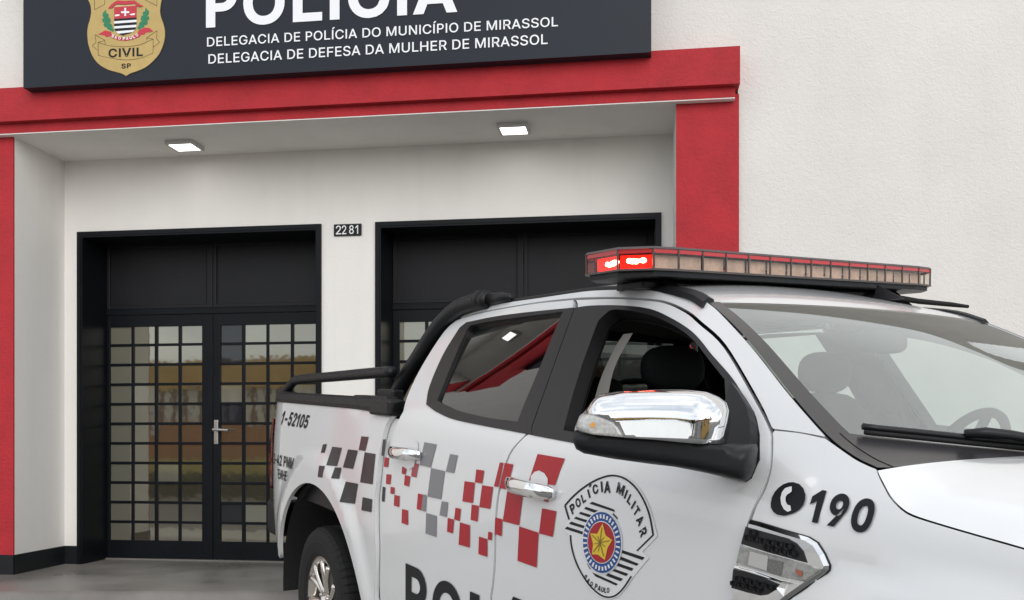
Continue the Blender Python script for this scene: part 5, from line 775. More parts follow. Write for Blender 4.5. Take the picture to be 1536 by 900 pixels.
for sg_ in (1, -1):
    bm = bmesh.new(); pts = [e for e in re_ if e.x > 1.25]
    prof = [(-.026, -.006), (-.022, .012), (.0, .016), (.020, .010), (.026, -.008)]
    kk = [.42+.5*sst(2.25, 2.5, e.x) for e in pts]
    V = [[bm.verts.new((e.x, -(e.y+a*k-.006)*sg_, e.z+b*k-max(0, a*k)*.35)) for a, b in prof] for e, k in zip(pts, kk)]
    for a, b in zip(V, V[1:]):
        for i in range(4): bm.faces.new((a[i], a[i+1], b[i+1], b[i]))
    bm.faces.new(V[0]); bm.faces.new(V[-1])
    obj('roof_rail', bm, M['plastic'], tk)
# rear cab wall with window
bm = bmesh.new()
for pl in ([(-.84, .6), (.84, .6), (.84, 1.38), (.80, 1.43), (-.80, 1.43), (-.84, 1.38)], [(-.80, 1.43), (-.60, 1.43), (-.54, 1.74), (-.62, 1.74)], [(.60, 1.43), (.80, 1.43), (.62, 1.74), (.54, 1.74)], [(-.62, 1.74), (.62, 1.74), (.58, 1.80), (-.58, 1.80)]):
    f0 = [bm.verts.new((1.02, y, z)) for y, z in pl]; f1 = [bm.verts.new((1.045, y, z)) for y, z in pl]; n = len(pl)
    bm.faces.new(f0); bm.faces.new(f1[::-1]); [bm.faces.new((f0[i], f0[(i+1) % n], f1[(i+1) % n], f1[i])) for i in range(n)]
obj('cab_back', bm, M['interior'], tk)
bm = bmesh.new(); bm.faces.new([bm.verts.new((1.03, y, z)) for y, z in ((-.60, 1.43), (.60, 1.43), (.54, 1.74), (-.54, 1.74))]); obj('back_window', bm, M['glass_back'], tk)
# windshield
we = catmull([Vector(p) for p in G['wsedge']], 6)
def ws_pt(s, t, off=0):
    i = s*(len(we)-1); k = min(len(we)-2, int(i)); e = we[k].lerp(we[k+1], i-k); b = .05+.07*s; q = 1-t*t
    return Vector((e.x+b*q+off*.55, -e.y*t, e.z+.012*q*(1-s)+off*.83))
SS = [i/30 for i in range(31)]
ws = patch('windshield', [[ws_pt(s, t) for t in TT] for s in SS], M['glass_screen'], tk, out=(1, 0, 1))
def ws_strip(name, uv, m, off, parent):
    rows = [[ws_pt(s, t, off) for s, t in r] for r in uv]; return patch(name, rows, m, parent, out=(1, 0, 1))
n = 24
for sg_ in (1, -1): ws_strip('frit_border', [[(i/n, sg_*(1-.004)), (i/n, sg_*.97), (i/n, sg_*(.935-.012*(i/n)))] for i in range(n+1)], M['frit'], .003, ws)
fb = catmull([(.655, .955), (.672, .90), (.70, .80), (.745, .66), (.80, .50), (.86, .30), (.90, .0), (.90, -.5), (.88, -.97)], 6)
ws_strip('frit_border', [[(p[0]+(.998-p[0])*k/9, p[1]) for k in range(10)] for p in fb], M['frit'], .0045, ws)
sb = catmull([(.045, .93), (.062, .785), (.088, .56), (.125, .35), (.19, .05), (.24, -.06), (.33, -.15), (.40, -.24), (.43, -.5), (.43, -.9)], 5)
ws_strip('reflection_band', [[(.002, p[1]), (p[0]*.5, p[1]), (p[0], p[1])] for p in sb], M['dark_reflection'], .002, ws)  # edge of a dark reflection, drawn as a tinted strip over the glass
# hood
he = catmull([Vector(p) for p in G['hoodedge']]+[Vector((3.85, .895, 1.252)), Vector((4.05, .845, 1.205)), Vector((4.22, .765, 1.14)), Vector((4.32, .70, 1.08))], 4)
def hood_pt(e, t):
    x = e.x; zc = 1.392-.03*sst(3.36, 3.9, x)-.16*sst(3.8, 4.35, x); A = max(.006, zc-e.z); q = 1-t*t
    xx = x+.10*q*(1-.0*x)+.10*q*sst(3.9, 4.32, x)
    bulge = .016*sst(.66, .52, abs(t))*sst(3.36, 3.7, x)
    return Vector((xx, -e.y*t, e.z+A*(1-abs(t)**7)**1.0+bulge+.012*q))
TH2 = [math.copysign(1-(1-abs(u))**1.7, u) for u in [-1+2*i/56 for i in range(57)]]
patch('hood', [[hood_pt(e, t) for t in TH2] for e in he], M['paint'], tk)
# cowl between windscreen and hood
patch('cowl', [[ws_pt(.97, t*.99, -.02), ws_pt(1, t, -.006)+Vector((.02, 0, -.012)), hood_pt(he[0], t*.985)+Vector((.03, 0, -.02)), hood_pt(he[0], t*.98)+Vector((.08, 0, -.08))] for t in TT], M['plastic'], tk)
# --- livery
SPd = lambda p, off: side_place(p, off)
own = {'B': bed, 'R': rd, 'F': fd}
for k in 'BRF':
    parts = []
    for o_, c_, q in G['checks']:
        if o_ == k: parts.append(poly_part(q, .0025, M['dec_'+c_], .05))
    o = flat_mesh('chequer_decal', parts, SPd, own[k]); orient(o, Vector((0, -1, 0)))
def side_text(name, s, q, m, parent, off=.003, bold=.02, shear=0, caps=False):
    v, f = glyphs(s, bold, caps)
    o = flat_mesh(name, [([quad_map(q, a, b) for a, b in v], f, off, m)], SPd, parent); orient(o, Vector((0, -1, 0))); return o
side_text('lettering', '1-52105', [(-.60, 1.362), (-.118, 1.353), (-.166, 1.281), (-.655, 1.28)], M['ink'], bed, bold=.022)
side_text('lettering', '2-42 PMM', [(-.79, 1.108), (-.348, 1.113), (-.355, 1.051), (-.80, 1.046)], M['ink'], bed, bold=.02)
side_text('lettering', 'EMHE:', G['t_l2'], M['ink'], bed, bold=.02)
(x0, z0), (x1, z1) = G['t_pol']
# POLÍCIA runs over both doors: each letter belongs to the door it sits on
adv = {'P': .205, 'O': .25, 'L': .215, 'Í': .095, 'C': .235, 'I': .095, 'A': .2}; x = x0; H = .235; z0 = .806
for ch in 'POLÍCIA':
    wd = adv[ch]; top = z0+(.045 if ch == 'Í' else 0); sl = .035
    dr = rd if x+wd*.5 < 1.86 else fd
    side_text('lettering', ch, [(x+sl, top), (x+sl+wd, top), (x+wd, z0-H), (x, z0-H)], M['ink_soft'], dr, bold=.025); x += wd+.055
side_text('lettering', '190', G['t_190'], M['ink_soft'], fe, bold=.032)
o = flat_mesh('phone_decal', [poly_part(G['phone'], .003, M['ink_soft']), poly_part(G['handset'], .0045, M['white_print'])], SPd, fe); orient(o, Vector((0, -1, 0)))
parts = [poly_part(p, .002+.0011*lv, M['em_'+c_], .04) for c_, lv, p in G['emblem']]
for ch, q in G['emblem_letters']:
    if ch == '|': parts.append(poly_part(q, .0035, M['ink'], 0)); continue
    v, f = glyphs(ch, .03); parts.append(([quad_map(q, a, b) for a, b in v], f, .0035, M['ink']))
o = flat_mesh('emblem_decal', parts, SPd, fd); orient(o, Vector((0, -1, 0)))
# --- door handles with the round recess behind them
def handle(key, rec, door):
    (xa, za), (xb, zb) = G[key][:2]
    xc, zc = (xa+xb)/2, (za+zb)/2; L_ = (xb-xa)/2
    o = flat_mesh('handle_recess', [poly_part(G[rec], .0035, M['paint'], .02)], SPd, door); orient(o, Vector((0, -1, 0)))
    bm = bmesh.new(); rows = []
    for i in range(21):
        u = -1+2*i/20; X = xc+u*L_; Z = zc-u*(za-zb)/2; yb = Sb(X, Z); h = .026*(1-.35*abs(u)**4); lift = .010+.034*(1-abs(u)**3.0)
        ring = []
        for k in range(12):
            a = 2*math.pi*k/12; ring.append(bm.verts.new((X, -(yb+lift+.012*math.cos(a)), Z+h*math.sin(a)*(1 if abs(u) < .98 else .8))))
        rows.append(ring)
    for a, b in zip(rows, rows[1:]):
        for k in range(12): bm.faces.new((a[k], a[(k+1) % 12], b[(k+1) % 12], b[k]))
    bm.faces.new(rows[0]); bm.faces.new(rows[-1][::-1])
    bx(bm, xb-.075, xb-.068, -(Sb(xb, zb)+.050), -(Sb(xb, zb)+.02), zc-.024, zc+.020)
    obj('door_handle', bm, M['chrome'], door, True)
handle('h_rear', 'rec_rear', rd); handle('h_front', 'rec_front', fd)
# --- fender vent
def slab(name, poly, off, th, m, parent, step=.03, bev=0):
    poly = dedupe(poly, .0015); tp = grow(poly, -bev) if bev else poly
    vo, tr = triangulate(tp, (), step); bm = bmesh.new()
    top = [bm.verts.new(side_place(p, off+th)) for p in vo]; bm.verts.index_update()
    for t in tr:
        try: bm.faces.new([top[i] for i in t])
        except ValueError: pass
    n = len(tp); low = [bm.verts.new(side_place(p, off-.004)) for p in poly]; mid = [bm.verts.new(side_place(p, off+th*.35)) for p in poly] if bev else None
    for i in range(n):
        k = (i+1) % n
        if bev: bm.faces.new((top[i], top[k], mid[k], mid[i])); bm.faces.new((mid[i], mid[k], low[k], low[i]))
        else: bm.faces.new((top[i], top[k], low[k], low[i]))
    return obj(name, bm, m, parent)
ve = slab('side_vent', G['v_outer'], .001, .012, M['chrome'], fe, bev=.007)
slab('vent_seal', grow(G['v_outer'], .0018), .0, .003, M['trim'], ve)
def honey(poly, off, m, parent):
    slab('vent_grille', poly, .0125, .002, M['trim'], parent)
    xs_ = [p[0] for p in poly]; zs_ = [p[1] for p in poly]; bm = bmesh.new(); r = .0125; j = 0; z = min(zs_)
    while z < max(zs_):
        x = min(xs_)+(.5*1.9*r if j % 2 else 0)
        while x < max(xs_):
            hx = [(x+r*math.cos(math.pi/6+k*math.pi/3)*.95, z-(x-min(xs_))*.16*0+r*.62*math.sin(math.pi/6+k*math.pi/3)) for k in range(6)]
            hi = [(x+(a-x)*.76, z+(b-z)*.76) for a, b in hx]
            if all(inside(p, poly) for p in hx):
                vo = [bm.verts.new(side_place(p, off+.006)) for p in hx]; vi = [bm.verts.new(side_place(p, off+.004)) for p in hi]; vd = [bm.verts.new(side_place(p, off)) for p in hi]
                for k in range(6):
                    bm.faces.new((vo[k], vo[(k+1) % 6], vi[(k+1) % 6], vi[k])); bm.faces.new((vi[k], vi[(k+1) % 6], vd[(k+1) % 6], vd[k]))
            x += 1.9*r
        z += r*1.02; j += 1
    if len(bm.verts): obj('vent_mesh', bm, M['trim_gloss'], parent)
    else: bm.free()
honey(G['v_mesh1'], .015, None, ve); honey(G['v_mesh2'], .015, None, ve)
slab('side_lamp', G['v_lamp'], .0125, .004, M['lens_side'], ve, bev=.003)
for q_, m_, k_ in ((G['v_label1'], 'lamp_grey', 1), (G['v_label2'], 'lamp_dark', 1), (G['v_red'], 'amber_dim', .6)):
    cx_ = sum(p[0] for p in q_)/len(q_); cz_ = sum(p[1] for p in q_)/len(q_)
    o = flat_mesh('lamp_reflector', [poly_part([(cx_+(p[0]-cx_)*k_, cz_+(p[1]-cz_)*k_) for p in q_], .018, M[m_])], SPd, ve); orient(o, Vector((0, -1, 0)))
slab('vent_trim', G['v_trim2'], .0125, .006, M['chrome'], ve, bev=.003)
# --- door mirror
(A_, D_, N_) = G['mir_frame']
def mir_pt(p, h): return Vector((A_[0]+D_[0]*p[0]+N_[0]*h, -(A_[1]+D_[1]*p[0]+N_[1]*h), p[1]))
def sm(poly): return dedupe([tuple(v) for v in catmull([tuple(q) for q in poly]+[tuple(poly[0])], 4)], .001)
mall = dedupe(G['m_all'])
def dome(name, poly, ref, m, parent, hmax, wd, add=0, step=.012, back=None, tilt=.065):
    poly = dedupe(poly); vo, tr = triangulate(poly, (), step); bm = bmesh.new()
    def hh(p):
        d = edist(p, ref) if inside(p, ref) else 0; q = min(1, d/wd); return hmax*math.sqrt(max(0, 1-(1-q)**2))+add+tilt*(1.53-p[1])
    top = [bm.verts.new(mir_pt(p, hh(p))) for p in vo]; bm.verts.index_update()
    for t in tr:
        try: bm.faces.new([top[i] for i in t])
        except ValueError: pass
    if back is not None:
        be = [e for e in bm.edges if len(e.link_faces) == 1]; d = {v: bm.verts.new(mir_pt(vo[v.index], back)) for v in {v for e in be for v in e.verts}}
        for e in be: a, b = e.verts; bm.faces.new((a, b, d[b], d[a]))
    o = obj(name, bm, m, parent, True); return o
mi = dome('door_mirror', G['m_low'], dedupe(G['m_lowref']), M['plastic'], fd, .045, .022, 0, step=.01, back=-.07)
dome('mirror_cap', G['m_chrome'], mall, M['chrome'], mi, .062, .062, .002, step=.008, back=-.07)
ind = dome('indicator', G['m_ind'], mall, M['lens_clear'], mi, .058, .055, .003, step=.01, back=-.02)
box_c = [(.05+.006*math.cos(a), 1.447+.006*math.sin(a)) for a in [2*math.pi*k/10 for k in range(10)]]
dome('indicator_bulb', box_c, mall, M['amber'], mi, .058, .055, .0045, step=.006)
# mirror glass on the rear face and the foot on the door
bm = bmesh.new(); vo, tr = triangulate([(.02+.3*0+(p[0]-.16)*.92+.14, 1.45+(p[1]-1.45)*.86) for p in mall], (), .04); vs = [bm.verts.new(mir_pt(p, -.072)) for p in vo]; [bm.faces.new([vs[i] for i in t]) for t in tr]; obj('mirror_glass', bm, M['chrome'], mi)
ft_ = slab('mirror_foot', G['m_foot'], .0, .035, M['plastic'], mi, .03)
# --- wheels
def make_wheel():
    e = empty('wheel', parent=tk); R0 = .392
    bm = bmesh.new(); prof = [(.235, -.115), (.262, -.128), (.31, -.136), (.345, -.133), (.372, -.122), (.386, -.105), (.391, -.08), (.392, -.05), (.392, -.02), (.392, .02), (.392, .05), (.391, .08), (.386, .105), (.372, .122), (.345, .133), (.31, .136), (.262, .128), (.235, .115)]
    ns = 300; rows = []
    fine = []
    for (r0, w0), (r1, w1) in zip(prof, prof[1:]):
        for k in range(3): fine.append((r0+(r1-r0)*k/3, w0+(w1-w0)*k/3))
    fine.append(prof[-1])
    for i in range(ns):
        a = 2*math.pi*i/ns; ring = []
        for r, w_ in fine:
            rr = r
            if r > .376:
                rib = abs(w_) ; sh = 3 if w_ > 0 else 0
                if .028 < rib < .042 or abs(w_) < .006: rr -= .008
                elif (i+sh) % 5 == 0: rr -= .005
            elif r > .360 and i % 5 == (3 if w_ > 0 else 0): rr -= .003
            ring.append(bm.verts.new((rr*math.cos(a), w_, rr*math.sin(a))))
        rows.append(ring)
    for i in range(ns):
        a, b = rows[i], rows[(i+1) % ns]
        for k in range(len(fine)-1): bm.faces.new((a[k], a[k+1], b[k+1], b[k]))
    obj('tyre', bm, M['rubber'], e)
    bm = bmesh.new()
    prof = [(.215, .11), (.205, .02), (.20, -.06), (.212, -.105), (.226, -.112), (.236, -.116), (.240, -.110), (.236, -.10)]
    rows = [[bm.verts.new((r*math.cos(2*math.pi*i/72), w_, r*math.sin(2*math.pi*i/72))) for r, w_ in prof] for i in range(72)]
    for i in range(72):
        for k in range(len(prof)-1): bm.faces.new((rows[i][k], rows[i][k+1], rows[(i+1) % 72][k+1], rows[(i+1) % 72][k]))
    for k in range(6):
        for sd in (-1, 1):
            path = []
            for j in range(9):
                t = j/8; r = .045+.17*t; a = k*math.pi/3+.25+sd*(.10+.14*t**1.5)+.12*t*t
                path.append((r*math.cos(a), -.085-.012*math.sin(t*2.4)-.012*t, r*math.sin(a)))
            tube(bm, path, [.018-.0035*math.sin(j/8*3.14) for j in range(9)], 8)
    tube(bm, [(0, -.12, 0), (0, -.11, 0), (0, -.05, 0)], [.030, .036, .066], 24)
    for k in range(6): a = k*math.pi/3+.5; tube(bm, [(.055*math.cos(a), -.112, .055*math.sin(a)), (.055*math.cos(a), -.08, .055*math.sin(a))], .010, 6)
    obj('rim', bm, M['alloy'], e, True)
    bm = bmesh.new(); tube(bm, [(0, -.03, 0), (0, .03, 0)], .165, 40); obj('brake_disc', bm, M['pole'], e)
    return e
wh = make_wheel(); wh.location = (0, -.775, .392)
def copy_tree(o, parent):
    c = o.copy(); COL.objects.link(c); c.parent = parent
    for ch in o.children: copy_tree(ch, c)
    return c
for x, s in ((3.62, 1), (0, -1), (3.62, -1)):
    c = copy_tree(wh, tk); c.location = (x, -.775*s, .392)
    if s < 0: c.rotation_euler = (0, 0, math.pi)
# wheel wells and underbody
for xc, rx, rz, zc in ((0, .68, .645, .37), (3.62, .58, .58, .40)):
    for s in (1, -1):
        bm = bmesh.new(); a_ = [math.radians(-5+190*i/30) for i in range(31)]
        r0 = [bm.verts.new((xc+rx*math.cos(a), -s*(.895 if xc == 0 else .86), zc+rz*math.sin(a))) for a in a_]; r1 = [bm.verts.new((xc+rx*math.cos(a), -s*.45, zc+rz*math.sin(a))) for a in a_]
        for i in range(30): bm.faces.new((r0[i], r0[i+1], r1[i+1], r1[i]))
        bm.faces.new(r1); obj('wheel_well', bm, M['liner'], tk)
bm = bmesh.new(); bx(bm, -.9, 4.2, -.44, .44, .34, .60); bx(bm, .72, 2.98, -.80, .80, .44, .58); bx(bm, -.12, .12, -.7, .7, .33, .46); obj('underbody', bm, M['liner'], tk)
for s in (1, -1):
    bm = bmesh.new(); tube(bm, [(.75, -s*.92, .40), (.85, -s*.98, .40), (2.8, -s*.98, .40), (2.95, -s*.90, .40)], .045, 12); obj('side_step', bm, M['plastic'], tk, True)
# --- bed: floor, inner walls, front wall, tailgate, caps, rails, roll bar
bm = bmesh.new(); bx(bm, -.9, .80, -.78, .78, .84, .88); bx(bm, -.88, .80, -.86, -.78, .88, 1.36); bx(bm, -.88, .80, .78, .86, .88, 1.36); bx(bm, .76, .82, -.86, .86, .5, 1.37); obj('bed_liner', bm, M['plastic'], tk)
bm = bmesh.new()
rows = []
for z, x in ((.66, -.955), (.8, -1.005), (.95, -1.005), (1.1, -.99), (1.22, -.95), (1.34, -.88), (1.40, -.82)): rows.append([(x-.02*(1-t*t), .84*t, z) for t in [-1+2*i/16 for i in range(17)]])
tg = patch('tailgate', [[Vector(p) for p in r] for r in rows], M['paint'], tk)
box('tailgate_handle', (-1.04, -1.0, -.10, .10, 1.14, 1.22), M['chrome'], tg, .006)
for s in (1, -1):
    bm = bmesh.new(); V = []
    for i in range(41):
        x = -.86+(.965+.86)*i/40; z = 1.415+.0*x-.012*sst(.5, .96, x); y = Sb(min(x, .85), 1.40)+.004
        h = .040
        V.append([bm.verts.new((x, -s*(y-a), z+b)) for a, b in ((0, -.008), (-.004, .012), (.004, h), (.03, h+.010), (.085, h+.008), (.095, -.03))])
    for a, b in zip(V, V[1:]):
        for k in range(5): bm.faces.new((a[k], a[k+1], b[k+1], b[k]))
    bm.faces.new(V[0]); bm.faces.new(V[-1]); obj('bed_cap', bm, M['plastic'], tk)
    # roll bar hoop side and its foot
    bm = bmesh.new(); hoop = catmull([(.60, .75, 1.45), (.70, .735, 1.555), (.819, .72, 1.653), (.90, .70, 1.735), (.968, .675, 1.800), (1.06, .655, 1.846), (1.16, .64, 1.864), (1.27, .625, 1.872)], 5)
    tube(bm, [V3(p.x, p.y*s, p.z) for p in hoop], .0365, 18)
    rb = obj('roll_bar', bm, M['plastic'], tk, True)
    bm = bmesh.new(); tube(bm, [V3(1.20, .632*s, 1.872), V3(1.235, .629*s, 1.874)], .0395, 18); tube(bm, [V3(1.25, .622*s, 1.870), V3(1.36, .615*s, 1.874), V3(1.43, .61*s, 1.870)], [.026, .022, .014], 12); obj('clamp', bm, M['plastic'], rb, True)
    bm = bmesh.new(); bx(bm, .40, .80, -.035, .035, 0, .085, .012); bmesh.ops.translate(bm, verts=bm.verts, vec=(0, -s*.845, 1.385)); bx(bm, .53, .72, -s*.78-.03, -s*.78+.03, 1.40, 1.50, .01)
    obj('roll_bar_foot', bm, M['plastic'], rb)
    bm = bmesh.new(); bx(bm, .74, .965, -.055, .02, 0, .070, .012); bmesh.ops.translate(bm, verts=bm.verts, vec=(0, -s*.875, 1.390)); obj('bed_mount', bm, M['plastic'], tk)
    bm = bmesh.new(); rail = catmull([(-.76, .865, 1.455), (-.70, .86, 1.485), (-.62, .85, 1.525), (-.52, .845, 1.538), (0, .835, 1.555), (.5, .825, 1.572), (.72, .81, 1.578)], 5)
    tube(bm, [V3(p.x, p.y*s, p.z) for p in rail], .026, 14); bx(bm, -.80, -.62, -s*.86-.035, -s*.86+.035, 1.415, 1.468, .012); obj('bed_rail', bm, M['plastic'], tk, True)
    # tail lamp wraps the rear corner
    bm = bmesh.new(); V = []
    for z, xr in ((.88, -1.01), (.98, -1.018), (1.10, -1.008), (1.20, -.975), (1.26, -.948), (1.305, -.920)):
        V.append([bm.verts.new((x, -s*y, z)) for x, y in ((xr+.065, S(xr+.06, z)+.008), (xr+.02, S(xr+.02, z)+.018), (xr-.045, .875), (xr-.075, .82), (xr-.07, .70), (xr, .69))])
    for a, b in zip(V, V[1:]):
        for k in range(5): bm.faces.new((a[k], a[k+1], b[k+1], b[k]))
    bm.faces.new(V[-1]); bm.faces.new(V[0][::-1])
    obj('tail_lamp', bm, M['tail_red'], tk, True)
bm = bmesh.new(); bx(bm, -1.17, -.95, -.86, .86, .58, .80, .03); obj('rear_bumper', bm, M['plastic'], tk)
# --- interior
def blob(name, c, d, m, parent, pw=3.0, seg=28):
    bm = bmesh.new(); bmesh.ops.create_uvsphere(bm, u_segments=seg, v_segments=seg//2, radius=1)
    for v in bm.verts:
        k = (abs(v.co.x)**pw+abs(v.co.y)**pw+abs(v.co.z)**pw)**(1/pw); v.co = Vector((c[0]+v.co.x/k*d[0], c[1]+v.co.y/k*d[1], c[2]+v.co.z/k*d[2]))
    return obj(name, bm, m, parent, True)
for yy in (-.37, .37):
    se = blob('seat', (2.12, yy, 1.20), (.10, .25, .32), M['interior'], tk); blob('seat_cushion', (2.35, yy, .92), (.27, .25, .09), M['interior'], se)
    blob('headrest', (2.12, yy, 1.595), (.05, .128, .078), M['interior'], se, 2.6)
    for q in (-.06, .06): bm = bmesh.new(); tube(bm, [(2.12, yy+q, 1.48), (2.12, yy+q, 1.56)], .007, 8); obj('headrest_post', bm, M['steel'], se)
bs = blob('rear_seat', (1.20, 0, 1.15), (.09, .62, .30), M['interior'], tk, 4)
for yy in (-.42, 0, .42): blob('headrest', (1.17, yy, 1.50), (.05, .12, .07), M['interior'], bs, 2.8)
bm = bmesh.new()
rows = [[Vector((x+.10*(1-t*t), -.80*t, z)) for t in TT[::2]] for x, z in ((2.78, .9), (2.80, 1.18), (2.84, 1.27), (2.95, 1.305), (3.12, 1.325), (3.30, 1.33))]
bm.free(); patch('dashboard', rows, M['interior'], tk); blob('instrument_hood', (2.90, .38, 1.31), (.10, .19, .055), M['interior'], tk, 2.4)
bm = bmesh.new(); c0 = Vector((2.70, .38, 1.30)); ax = Vector((-.90, 0, .42)).normalized(); u_ = Vector((0, 1, 0)); v_ = ax.cross(u_)
ring = [c0+(u_*math.cos(a)+v_*math.sin(a))*.185 for a in [2*math.pi*k/48 for k in range(49)]]
tube(bm, ring, .016, 10, False); tube(bm, [c0-ax*.05, c0+ax*.01], .06, 16)
for a in (0, math.pi, math.pi*1.5): tube(bm, [c0, c0+(u_*math.cos(a)+v_*math.sin(a))*.18], .016, 8)
obj('steering_wheel', bm, M['interior'], tk, True)
blob('rear_view_mirror', (2.66, .0, 1.682), (.018, .120, .036), M['interior'], tk, 3)
bm = bmesh.new(); bx(bm, 1.03, 3.1, -.78, .78, .56, .62); obj('cab_floor', bm, M['liner'], tk)
# --- wiper at the foot of the windscreen, washer cap on the cowl
def ws_near(x, y):
    return min(((ws_pt(s/60, -1+2*t/80, .02)-Vector((x, -y, 0))).to_2d().length, s, t) for s in range(61) for t in range(81))
def wsp(x, y, off):
    _, s, t = ws_near(x, y); return ws_pt(s/60, -1+2*t/80, off)
wa, wb, wc = G['wip']
pts = [ws_pt(s, t, .022) for s, t in G['wip_path']]
bm = bmesh.new(); tube(bm, pts, .0075, 8); wp = obj('wiper', bm, M['trim'], tk, True)
bm = bmesh.new(); tube(bm, [p+Vector((.006, 0, -.012)) for p in pts], .006, 6); obj('wiper_blade', bm, M['rubber'], wp, True)
pts = [ws_pt(s, t, o_) for s, t, o_ in G['wip_arm']]
bm = bmesh.new(); tube(bm, pts, [.010, .012, .011, .010, .011][:len(pts)], 8); obj('wiper_arm', bm, M['plastic'], wp, True)
# --- light bar
LB = G['bar']
lb = empty('light_bar', parent=tk)
pn, pf = Vector(LB[0]), Vector(LB[1])       # near and far end centres (truck frame, y to the near side)
pn = V3(*pn); pf = V3(*pf); yd = (pn-pf).normalized(); xd = Vector((1, 0, 0)); xd = (xd-yd*xd.dot(yd)).normalized(); zd = xd.cross(-yd).normalized()
if zd.z < 0: zd = -zd
HL = (pn-pf).length/2; cen = (pn+pf)/2
lb.matrix_local = Matrix(((xd.x, -yd.x, zd.x, cen.x), (xd.y, -yd.y, zd.y, cen.y), (xd.z, -yd.z, zd.z, cen.z), (0, 0, 0, 1)))
# bar frame: x forward, y along the bar (near end at -HL), z up
def plan(k=0, hd=.145, ch=.075, chx=.055):
    h = hd-k; l = HL-k
    return [(-h+chx, -l), (h-chx-.03, -l), (h-.012, -l+ch), (h, -l+ch+.09), (h, l-ch-.09), (h-.012, l-ch), (h-chx-.03, l), (-h+chx, l), (-h, l-ch), (-h, -l+ch)]
def prism(name, pl, z0, z1, m, parent, ins=0, cap=True):
    bm = bmesh.new(); a = [bm.verts.new((p[0], p[1], z0)) for p in pl]; c = Vector((0, 0))
    b = [bm.verts.new((p[0]*(1-ins*3), p[1]*(1-ins*.6), z1)) for p in pl]; n = len(pl)
    for i in range(n): bm.faces.new((a[i], a[(i+1) % n], b[(i+1) % n], b[i]))
    if cap: bm.faces.new(a[::-1]); bm.faces.new(b)
    return obj(name, bm, m, parent)
prism('bar_base', plan(.006), -.046, -.030, M['plastic'], lb)
prism('bar_base', plan(-.004), -.030, -.024, M['bar_top'], lb)
prism('bar_cover', plan(-.004), .034, .041, M['bar_top'], lb, .012)
pl = plan(0); pin = plan(.022)
ln = lambda a, b, t: (a[0]+(b[0]-a[0])*t, a[1]+(b[1]-a[1])*t)
bmL = bmesh.new(); bmF = bmesh.new(); bmM = bmesh.new(); bmR = bmesh.new(); bmS = bmesh.new(); bmLR = bmesh.new()
lit = []; core = []
for i in range(len(pl)):
    a, b = pl[i], pl[(i+1) % len(pl)]; ai, bi = pin[i], pin[(i+1) % len(pl)]
    n = 12 if i in (3,) else (10 if i == 8 else 1)
    for k in range(n):
        p, q = ln(a, b, k/n), ln(a, b, (k+1)/n); pi, qi = ln(ai, bi, k/n), ln(ai, bi, (k+1)/n)
        red = i in (9, 0, 1, 7, 5, 6) or (i == 2)
        bm = bmLR if i in (9, 0, 1) else bmL
        f = [bm.verts.new((x_, y_, z_)) for (x_, y_), z_ in ((p, -.024), (q, -.024), (q, .034), (p, .034))]; bm.faces.new(f)
        bm = bmR if i in (5, 6, 7) else bmM
        p2, q2 = ln(pi, qi, .05), ln(pi, qi, .95)
        if i in (0, 1): lit.append((p2, q2))
        else:
            f = [bm.verts.new((x_, y_, z_)) for (x_, y_), z_ in ((p2, -.022), (q2, -.022), (q2, .018), (p2, .018))]; bm.faces.new(f)
        f = [bmS.verts.new((x_*1.006, y_*1.0009, z_)) for (x_, y_), z_ in ((p, .0215), (q, .0215), (q, .033), (p, .033))]; bmS.faces.new(f)
        tube(bmF, [(p[0]*1.008, p[1]*1.0012, -.026), (p[0]*1.008, p[1]*1.0012, .036)], .0032, 6)
ln_o = obj('lens', bmL, M['lens_smoke'], lb, recalc=False); obj('lens', bmLR, M['lens_red_clear'], lb, recalc=False)
obj('lens_frame', bmF, M['bar_top'], lb); obj('reflector', bmM, M['module'], lb, recalc=False); obj('reflector', bmR, M['module_red'], lb, recalc=False); obj('red_strip', bmS, M['strip_red'], lb, recalc=False)
bm = bmesh.new()
for p, q in lit: bm.faces.new([bm.verts.new((x_, y_, z_)) for (x_, y_), z_ in ((p, -.022), (q, -.022), (q, .019), (p, .019))])
obj('beacon', bm, M['beacon'], lb, recalc=False)
rnd = random.Random(3)
for (p, q), t0 in zip(lit, (.72, .5)):
    d = Vector((q[0]-p[0], q[1]-p[1])).normalized(); bm = bmesh.new()
    for k in range(5):
        c = ln(p, q, t0+(-.22+.11*k)); r_ = bmesh.ops.create_uvsphere(bm, u_segments=12, v_segments=8, radius=1); a_, b_ = rnd.uniform(.008, .014), rnd.uniform(.005, .0095); zz = rnd.uniform(-.004, .004)
        for v in r_['verts']:
            o_ = v.co.copy(); v.co = Vector((c[0]+d.x*o_.x*a_+d.y*o_.y*.006, c[1]+d.y*o_.x*a_-d.x*o_.y*.006, zz+o_.z*b_))
    obj('beacon_bulb', bm, M['beacon_core'], lb, True)
bm = bmesh.new(); bx(bm, -.05, .05, -HL*.86, HL*.8, -.075, -.05, .006); bx(bm, -.13, -.10, -HL*.8, HL*.8, -.070, -.048); obj('cross_bar', bm, M['plastic'], lb)
for s in (-1, 1):
    bm = bmesh.new(); y0 = s*HL*.74
    f0 = [(-.10, y0-.03, -.105), (.13, y0-.03, -.105), (.13, y0+.03, -.105), (-.10, y0+.03, -.105)]; f1 = [(-.045, y0-.022, -.045), (.06, y0-.022, -.045), (.06, y0+.022, -.045), (-.045, y0+.022, -.045)]
    a = [bm.verts.new(p) for p in f0]; b = [bm.verts.new(p) for p in f1]
    for i in range(4): bm.faces.new((a[i], a[(i+1) % 4], b[(i+1) % 4], b[i]))
    bm.faces.new(a[::-1]); bm.faces.new(b); obj('mounting_foot', bm, M['plastic'], lb)
